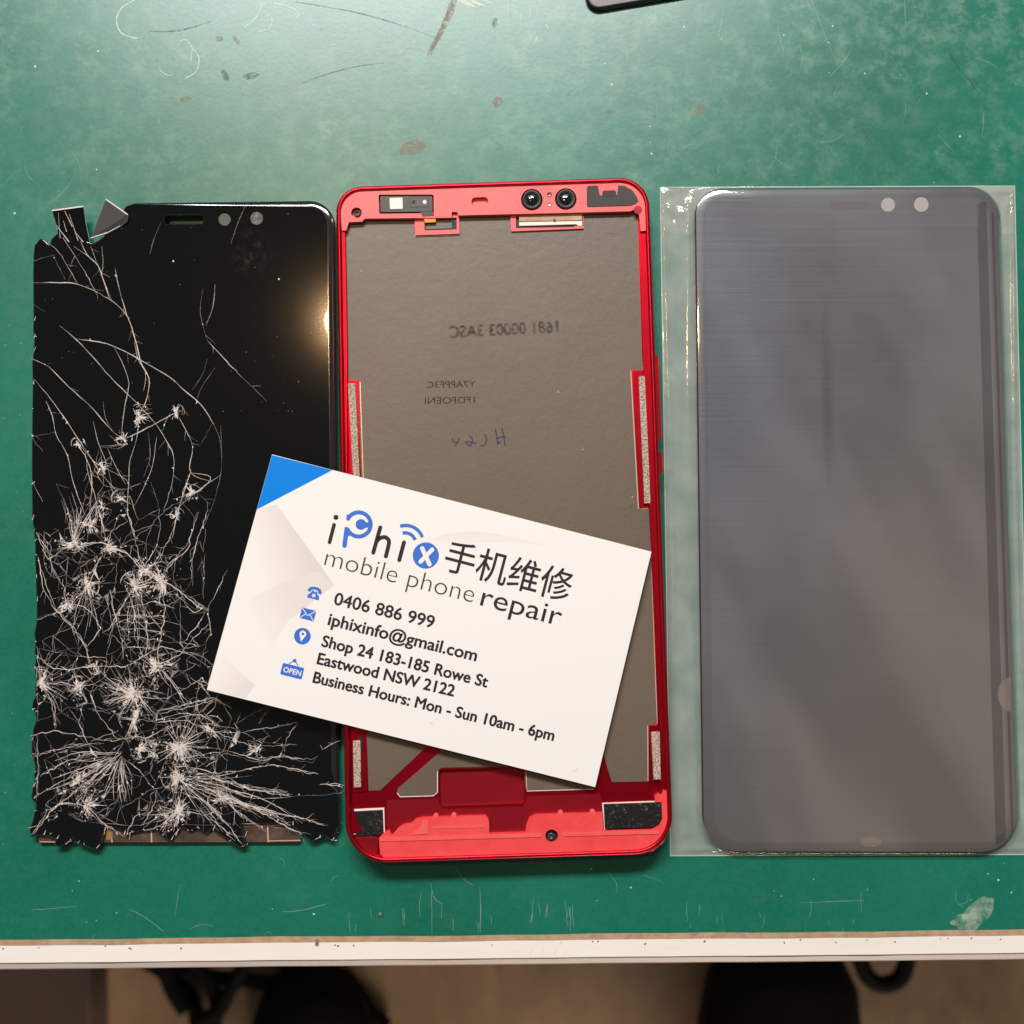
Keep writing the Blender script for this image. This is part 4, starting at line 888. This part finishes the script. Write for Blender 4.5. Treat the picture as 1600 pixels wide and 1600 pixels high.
# tapes, pads
for o_ in ([(543.5, 599), (554.5, 599), (563, 760), (552.5, 760)], [(998.5, 588), (1007.5, 587), (1017, 786), (1006.5, 787)], [(551.5, 1158), (562.5, 1157), (564.5, 1230), (552.5, 1231)], [(1018, 1144), (1030.5, 1143), (1033, 1218), (1021, 1218.5)]):
    part('foam_tape', o_, 5.7, 6.5, 'foam', 0.12)
floor_of('dark_slot', [(559, 1151), (566, 1151), (566, 1174), (563.5, 1174), (562.5, 1157)], 6.0, 'pocket')
part('liner_edge', [(551, 1265), (600, 1262.5), (601.5, 1303), (553, 1304)], 5.3, 5.95, 'laminate_lip', 0.05); part('liner_edge', [(941, 1255), (1034, 1251.5), (1034, 1262), (944, 1297)], 5.3, 5.95, 'laminate_lip', 0.05)
part('black_pad', [(553, 1268), (598, 1265.5), (599.5, 1303), (575, 1307), (560, 1306), (554, 1302)], 5.5, 6.2, 'black_pad', 0.15); part('black_pad', [(943.5, 1257), (1033, 1254), (1034.5, 1278), (1031, 1287), (1024, 1292.5), (945.5, 1295.5)], 5.5, 6.6, 'black_pad', 0.15)
# bottom antenna bar
bb = [(592, 1310), (598, 1303), (608, 1297), (612, 1306), (622, 1294), (630, 1289), (642, 1287), (650, 1280), (661, 1277.5), (759, 1274.5), (763, 1279), (764.5, 1288), (764.5, 1302.5), (821, 1301), (822.5, 1288), (827, 1278), (837, 1273), (941, 1270), (943, 1298), (1018, 1296), (1030, 1289), (1034.5, 1280), (1034, 1253.5), (1024, 1253), (1023, 1245), (1028, 1240), (1034, 1241), (1036, 1234), (1042, 1236), (1046, 1246),
    (1047.5, 1270), (1045, 1297), (1036, 1317), (1020, 1330), (1000, 1334), (800, 1340), (612, 1345.5), (602, 1343), (594, 1334)]
bm = bmesh.new(); add_plate(bm, bb, 5.3, 6.75, [circle(862, 1306, 10, 22)]); bar = obj('bottom_bar', up(bm), 'coral_deep', fr)
floor_of('screw_hole', circle(862, 1306, 11, 22), 5.6, 'pocket', bar); screw(861, 1307, 6.0, 6.2)
bm = bmesh.new()
for x, y in ((681, 1276), (709, 1275), (876, 1271), (926, 1269.5)):
    rr = lambda q, zz: atz(W(circle(x, y, q, 14), 6.7), zz); add_loft(bm, [rr(4.4, 5.4), rr(4.4, 6.5), rr(3.4, 6.7)])
add_plate(bm, rrect([(594, 1309), (845, 1302.5), (845, 1308), (594, 1315)], 1, 2), 6.7, 6.95); add_plate(bm, rrect([(879, 1301.5), (1030, 1298), (1030, 1303), (879, 1307)], 1, 2), 6.7, 6.95)
add_plate(bm, rrect([(661, 1282), (669, 1282), (669, 1303), (640, 1305), (655, 1295)], 1, 2), 6.7, 6.92); add_plate(bm, rrect([(675, 1292), (756, 1290), (756, 1293), (675, 1295)], 1, 2), 6.7, 6.88)
obj('rib', up(bm), 'coral', bar)
part('corner_pocket', [(556, 1308), (590, 1307), (590.5, 1338), (575, 1333), (562, 1320)], 5.3, 5.9, 'wine_metal', 0.1)
floor_of('dark_recess', [(604, 1250), (684, 1248), (690, 1264), (818, 1260), (824, 1244), (938, 1240), (941, 1269), (837, 1271), (826, 1276), (821, 1300), (765, 1301), (762, 1276), (661, 1275), (640, 1284), (612, 1300), (604, 1290)], 5.43, 'wine_metal')
# side keys on the right wall
for y0, y1 in ((552, 690), (704, 742)):
    xk = lambda y: 1017.5 + (y - 340) * 0.0374
    bm = bmesh.new(); a, b = P(xk(y0), y0, 5), P(xk(y1), y1, 5)
    for z_, dx in ((2.4, 0), (5.2, 0)): pass
    ring = [(a.x - .0004, a.y), (a.x + .0005, a.y - .0006), (b.x + .0005, b.y + .0006), (b.x - .0004, b.y)]
    add_loft(bm, [[Vector((x, y, 2.6 * MM)) for x, y in ring], [Vector((x, y, 5.0 * MM)) for x, y in ring]], True, True, smooth=False)
    obj('side_button', up(bm), 'red_rim', fr)

# ------------------------------------------------------------------ business card
ZK = 7.9
card_c = [(425, 710), (1018, 862), (930, 1230), (323, 1078)]
card = thing('business_card', 'white business card with blue corner lying across the red frame and cracked display', 'business card', P(674, 970, ZR + 0.02))
bm = bmesh.new(); cp = W(card_c, ZK)
ncut = 14; outer = []
for i in range(4):
    a, b = cp[i], cp[(i + 1) % 4]; outer += [a.lerp(b, j / ncut) for j in range(ncut)]
add_loft(bm, [atz(outer, ZK - 0.42), atz(outer, ZK - 0.03), atz(inset(outer, 0.03 * MM), ZK)], True, True, mi=1, cap_mi=0, smooth=False)
up(bm); K1, K2 = ZK + 0.012, ZK + 0.024
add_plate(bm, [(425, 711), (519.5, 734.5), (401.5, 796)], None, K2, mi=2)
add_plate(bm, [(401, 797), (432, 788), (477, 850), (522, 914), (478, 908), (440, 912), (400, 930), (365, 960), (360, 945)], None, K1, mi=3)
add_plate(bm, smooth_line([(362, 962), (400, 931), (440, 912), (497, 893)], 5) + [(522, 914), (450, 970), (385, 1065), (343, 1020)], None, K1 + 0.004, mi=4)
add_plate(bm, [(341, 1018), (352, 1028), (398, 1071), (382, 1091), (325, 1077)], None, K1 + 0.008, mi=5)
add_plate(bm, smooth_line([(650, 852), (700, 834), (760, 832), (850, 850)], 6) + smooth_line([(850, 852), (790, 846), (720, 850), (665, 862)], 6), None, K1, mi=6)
for f in bm.faces:
    if f.material_index >= 2:
        f.normal_update()
        if f.normal.z < 0: f.normal_flip()
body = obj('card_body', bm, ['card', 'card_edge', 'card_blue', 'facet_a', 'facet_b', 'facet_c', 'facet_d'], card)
ZT = ZK + 0.036
Z7 = lambda pts: [(490 + 0.2625 * x, 780 + 0.2625 * y) for x, y in pts]
def arc(cx, cy, r, a0, a1, n=18, ry=None, tilt=14):
    out = []; c, s = math.cos(R(tilt)), math.sin(R(tilt))
    for i in range(n + 1):
        a = R(a0 + (a1 - a0) * i / n); u, v = r * math.cos(a), (ry or r) * math.sin(a); out.append((cx + u * c - v * s, cy + u * s + v * c))
    return out
k7 = 0.2625
bm = bmesh.new()                                             # the shop's word mark
def stroke(pts, wd, mi, cap=1, sm=True, dz=0.0): add_ribbon(bm, Z7(smooth_line(pts, 5) if sm and len(pts) > 2 else pts), wd * k7, ZT + dz, mi, cap=cap)
stroke([(122, 152), (95, 256)], 22, 0); add_plate(bm, Z7(circle(133, 108, 15, 18)), None, ZT + .004, mi=0)
stroke([(397, 168), (355, 318)], 24, 0); stroke([(374, 252), (395, 232), (425, 226), (446, 243), (447, 270), (430, 340)], 24, 0)
stroke([(538, 257), (510, 362)], 24, 0)
add_ribbon(bm, Z7(arc(268, 150, 72, -158, 148, 30, tilt=8)), 24 * k7, ZT, 1)                      # spanner-headed P
add_plate(bm, Z7([(197, 88), (224, 100), (214, 128), (194, 124)]), None, ZT + .004, mi=1)
stroke([(197, 178), (184, 276)], 27, 1, 1); add_plate(bm, Z7([(184, 166), (212, 172), (224, 212), (206, 220), (186, 200)]), None, ZT + .006, mi=1)
add_plate(bm, Z7(arc(282, 150, 32, 30, 330, 16, tilt=8) + [(345, 135), (345, 165)]), None, ZT + .008, mi=1)
add_ribbon(bm, Z7(arc(545, 262, 62, -118, -32, 14)), 20 * k7, ZT, 1); add_ribbon(bm, Z7(arc(548, 262, 106, -122, -34, 18)), 20 * k7, ZT, 1)
add_plate(bm, Z7(circle(668, 335, 78, 40)), None, ZT, mi=1)
stroke([(636, 372), (706, 300)], 25, 2, 1, dz=.01); stroke([(646, 292), (690, 388)], 25, 2, 1, dz=.016)
obj('word_mark', flip_up(bm), ['ink', 'ink_blue', 'ink_white'], body)
bm = text_bm('手机维修', (692, 887), (887.5, 938), 38, ZT, 0.35); obj('shop_lettering', flip_up(bm), 'ink', body)
bm = text_bm('mobile phone', (506, 883), (738, 942), 28.5, ZT, 0.0, mi=0, offset=-0.014); text_bm('repair', (749.5, 945.5), (874, 978), 31, ZT, 0.0, bm=bm, mi=1)
obj('tagline', flip_up(bm), ['ink_thin', 'ink'], body)
for txt, s_, e_, cap, of in (('0406 886 999', (521, 944), (676, 981.5), 19, 0.55), ('iphixinfo@gmail.com', (512, 976), (743, 1033), 18.5, 0.7), ('Shop 24 183-185 Rowe St', (502, 1009.5), (760, 1074), 17.5, 0.75), ('Eastwood NSW 2122', (495, 1037), (708, 1088), 17.5, 0.75), ('Business Hours: Mon - Sun 10am - 6pm', (488.5, 1066), (864, 1157.5), 17, 0.75)):
    obj('text_line', flip_up(text_bm(txt, s_, e_, cap, ZT, of)), 'ink', body)
# icons
for a, b, wd in (((672, 1131), (677, 1129), 3), ((895, 1207), (902, 1202), 2.5)):
    bm = bmesh.new(); add_ribbon(bm, [a, b], wd, ZT, 0); obj('smudge', flip_up(bm), 'ink_ghost', body)
cs, sn = math.cos(R(14)), math.sin(R(14))
def I(cx, cy, pts): return [(cx + x * cs - y * sn, cy + x * sn + y * cs) for x, y in pts]
bm = bmesh.new()
add_plate(bm, I(491, 927, [(-11, -4), (-8, -8.5), (-2, -10), (4, -10), (9, -8), (11, -4), (11, -1), (6, -1), (5, -5), (0, -6), (-5, -5), (-6, -1), (-11, -1)]), None, ZT)
add_plate(bm, I(491, 927, [(-4, -4), (-1, -4), (-1, -2), (2, -2), (2, -4), (4, -4), (5, 0), (9, 4), (9.5, 9), (-9.5, 9), (-9, 4), (-5, 0)]), None, ZT, [I(491, 927, circle(0, 3.5, 3, 12))])
obj('phone_icon', flip_up(bm), 'ink_blue', body)
bm = bmesh.new(); add_plate(bm, I(481, 960, [(-11.5, -8.5), (11.5, -8.5), (11.5, 8.5), (-11.5, 8.5)]), None, ZT)
for a, b in (((-11, -8), (0, 2)), ((0, 2), (11, -8)), ((-11, 8), (-3.5, 0)), ((11, 8), (3.5, 0))): add_ribbon(bm, I(481, 960, [a, b]), 1.2, ZT + .008, 1)
obj('envelope_icon', flip_up(bm), ['ink_blue', 'ink_white'], body)
bm = bmesh.new(); add_plate(bm, circle(472.5, 994, 13, 30), None, ZT)
add_plate(bm, I(472.5, 993.5, arc(0, -3, 5.2, 150, 390, 14, tilt=0) + [(0, 9.5)]), None, ZT + .008, [I(472.5, 993.5, circle(0, -3, 2.2, 12))], 1)
obj('map_pin_icon', flip_up(bm), ['ink_blue', 'ink_white'], body)
bm = bmesh.new(); add_plate(bm, I(457, 1048, rrect([(-17.5, -8.5), (17, -8.5), (17, 10), (-17.5, 10)], 2, 3)), None, ZT)
add_ribbon(bm, I(457, 1048, [(-8, -9), (-0.5, -17), (7, -9)]), 1.6, ZT, 0); add_plate(bm, I(457, 1048, circle(-0.5, -16, 3, 10)), None, ZT + .006)
text_bm('OPEN', I(457, 1048, [(-14, 5)])[0], I(457, 1048, [(14, 5)])[0], 8.0, ZT + .01, 0.25, bm=bm, mi=1)
obj('open_sign_icon', flip_up(bm), ['ink_blue', 'ink_white'], body)

# ------------------------------------------------------------------ new screen (right) and its sleeve
scn = thing('phone_screen', 'grey new phone screen with hazy film, lying inside the clear sleeve', 'phone screen', P(1335, 815, 0))
sc4 = [(1085.5, 294.5), (1561, 291.5), (1594.5, 1334), (1098.5, 1333)]
ZS = 2.3
so = W(rrect(sc4, [40, 46, 56, 60], 12), ZS)
bm = bmesh.new()
add_loft(bm, [atz(inset(so, .5 * MM), 0.4), atz(so, 1.0), atz(inset(so, .12 * MM), 1.5), atz(inset(so, .6 * MM), 1.95), atz(inset(so, 1.4 * MM), 2.2), atz(inset(so, 2.6 * MM), ZS)], True, True)
obj('glass_panel', up(bm), 'screen_edge', scn, True)
bm = bmesh.new(); fo = W(rrect([(1086.5, 295.5), (1559, 292.5), (1592.5, 1332.5), (1099.5, 1331.5)], [38, 44, 58, 54], 12), ZS + .03)
rings = [atz(inset(fo, d * MM), z) for d, z in ((0.15, 2.02), (0.8, 2.2), (1.6, 2.31), (2.6, ZS + .04))]
add_loft(bm, rings, False, True)
up(bm)
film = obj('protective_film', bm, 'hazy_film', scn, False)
def on_film(name, outline, mats, z): 
    bm = bmesh.new(); add_plate(bm, outline, None, z); return obj(name, flip_up(bm), mats, film)
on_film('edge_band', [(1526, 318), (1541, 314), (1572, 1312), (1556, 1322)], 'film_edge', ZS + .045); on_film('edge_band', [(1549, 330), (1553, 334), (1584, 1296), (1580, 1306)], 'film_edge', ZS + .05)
on_film('film_band', [(1101, 330), (1110, 312), (1530, 309), (1530, 355), (1097, 357)], 'film_band', ZS + .05)
on_film('sensor_window', circle(1387.5, 320, 11, 26), 'film_window', ZS + .07); on_film('sensor_window', circle(1439.5, 319.5, 11.5, 26), 'film_window', ZS + .07)
on_film('earpiece_slot', rrect([(1296, 315), (1358, 314), (1358, 326), (1296, 327)], 5, 4), 'film_slot', ZS + .07)
on_film('pull_tab', arc(1583, 1085, 24, 100, 260, 16, 28, 0), 'film_tab', ZS + .065); on_film('pull_tab', circle(1361, 1316, 17, 22, 8), 'film_tab', ZS + .065)

bm = bmesh.new()
bag4 = [(1031, 292), (1586, 290), (1611, 1336), (1047, 1338)]
def dense(loop, n):
    """n points evenly round a closed world outline, starting at its first point"""
    d = [0]; m_ = len(loop)
    for i in range(m_): d.append(d[-1] + (loop[(i + 1) % m_] - loop[i]).length)
    out = []; i = 0
    for k in range(n):
        s = d[-1] * k / n
        while d[i + 1] < s: i += 1
        f = (s - d[i]) / max(1e-12, d[i + 1] - d[i]); out.append(loop[i].lerp(loop[(i + 1) % m_], f))
    return out
NB = 480
si = W(rrect(sc4, [44, 50, 60, 64], 12), ZS)
si_d = dense(inset(si, -0.1 * MM), NB); si_in = dense(inset(si, 2.5 * MM), NB)
bw = W(bag4, 0.3); cen = (bw[0] + bw[2]) / 2
# outer ring: shoot from the sleeve centre through the inner ring to the sleeve rectangle
def hit(q):
    best = None
    for i in range(4):
        a, b = bw[i], bw[(i + 1) % 4]; r_, s_ = q - cen, b - a; den = r_.x * s_.y - r_.y * s_.x
        if abs(den) < 1e-12: continue
        t_ = ((a.x - cen.x) * s_.y - (a.y - cen.y) * s_.x) / den; u_ = ((a.x - cen.x) * r_.y - (a.y - cen.y) * r_.x) / den
        if t_ > 0 and -1e-6 <= u_ <= 1 + 1e-6 and (best is None or t_ < best): best = t_
    return cen + r_ * 0 + (q - cen) * best
outr = [hit(q) for q in si_d]
for c_ in bw:                                               # snap nearest points to the exact corners
    k = min(range(NB), key=lambda i: (outr[i] - c_).length); outr[k] = c_.copy()
NR = 18; rings = []
for r_ in range(NR + 1):
    f = r_ / NR; ring = []
    for k in range(NB):
        p = outr[k].lerp(si_d[k], f); wdt = (outr[k] - si_d[k]).length; s = f * wdt      # s: metres in from the sleeve's edge
        up_ = max(0.0, 1 - (wdt - s) / min(wdt, 0.0032)); z = 0.25 + 1.85 * up_ ** 2.2
        z += 0.40 * math.exp(-((s - 0.0017) / 0.0006) ** 2) * (1 if wdt > 0.003 else 0)          # welded seam
        q = Vector((p.x, p.y, 0))
        along = noise.noise(Vector((p.x * 260, p.y * 40, 3))) if wdt > 0.003 and abs(p.y) < 0.11 else noise.noise(Vector((p.x * 60, p.y * 300, 5)))
        crk = 1.3 * math.exp(-max(0, (p - bw[0]).length - 0.006) / 0.008) + 1.0 * math.exp(-(p - bw[1]).length / 0.008) + 0.9 * math.exp(-(p - bw[3]).length / 0.007) + 0.35 * math.exp(-abs(p.y - bw[3].y) / 0.0015)
        z += (0.46 * along + crk * 0.9 * noise.noise(q * 260) + crk * 0.5 * noise.noise(q * 620)) * math.sin(math.pi * min(1, f))
        ring.append(Vector((p.x, p.y, max(0.12, z) * MM)))
    rings.append(ring)
for t_ in (0.12, 0.28, 0.46, 0.64, 0.82, 1.0):               # laid over the rounded glass edge
    rings.append([Vector((a_.x + (b_.x - a_.x) * t_, a_.y + (b_.y - a_.y) * t_, (2.12 + 0.33 * (1 - (1 - t_) ** 2) + 0.02 * noise.noise(Vector((a_.x * 150, a_.y * 150, t_)))) * MM)) for a_, b_ in zip(si_d, si_in)])
add_loft(bm, rings[:NR + 1], False, False, mi=0); add_loft(bm, rings[NR:], False, False, mi=2)
yf = P(1060, 371, 0).y                                     # doubled strip along the mouth of the sleeve
dz = Vector((0, 0, 0.00007)); fv = {}
def fvert(r_, k):
    if (r_, k) not in fv: fv[(r_, k)] = bm.verts.new(rings[r_][k] + dz)
    return fv[(r_, k)]
for r_ in range(1, NR):
    for k in range(NB):
        j = (k + 1) % NB
        if all(rings[a_][b_].y > yf for a_, b_ in ((r_, k), (r_, j), (r_ + 1, k), (r_ + 1, j))):
            bm.faces.new((fvert(r_, k), fvert(r_, j), fvert(r_ + 1, j), fvert(r_ + 1, k))).material_index = 3
out2 = inset(rings[0], 0.22 * MM)
vs_a = [bm.verts.new(p + Vector((0, 0, .00006))) for p in rings[0]]; vs_b = [bm.verts.new(p + Vector((0, 0, .00006))) for p in out2]
for i in range(NB):
    j = (i + 1) % NB; bm.faces.new((vs_a[i], vs_a[j], vs_b[j], vs_b[i])).material_index = 1
bk = [bm.verts.new(Vector((p.x, p.y, .00008))) for p in bw]; bm.faces.new(bk).material_index = 0
slv = obj('plastic_sleeve', flip_up(bm), ['plastic', 'plastic_seam', 'plastic_stretched', 'plastic_flap'], None, False, loc=P(1320, 815, 0))
for p in slv.data.polygons: p.use_smooth = True
tag(slv, 'clear plastic sleeve wrapped round the grey screen, crinkled at its top corner', 'plastic sleeve')

# ------------------------------------------------------------------ phone whose corner shows at the far edge
ph = thing('phone', 'thin black rimmed phone panel with grey-brown face at the top edge of the photo', 'phone', P(1130, -300, 0))
a = P(919.5, 20.5, 0.5); ex = (P(1045, 0, 0.5) - P(932, 19, 0.5)); ex.normalize(); ey = Vector((-ex.y, ex.x, 0))
q = [a + ey * 0.145, a + ex * 0.07 + ey * 0.145, a + ex * 0.07, a]
def rr_world(q, r, n=8):
    return [Vector((x, y, 0)) for x, y in rrect([(p.x, p.y) for p in q], r, n)]
ow = rr_world(q, 0.0032)
bm = bmesh.new(); add_loft(bm, [atz(inset(ow, .2 * MM), 0.1), atz(ow, 0.4), atz(ow, 0.8), atz(inset(ow, .3 * MM), 1.15), atz(inset(ow, .8 * MM), 1.2)], True, True)
obj('body', up(bm), 'phone_rim', ph, True)
bm = bmesh.new(); iw = inset(ow, 0.8 * MM); add_loft(bm, [atz(iw, 1.15), atz(iw, 1.25)], False, True); obj('back_panel', up(bm), 'phone_face', ph)
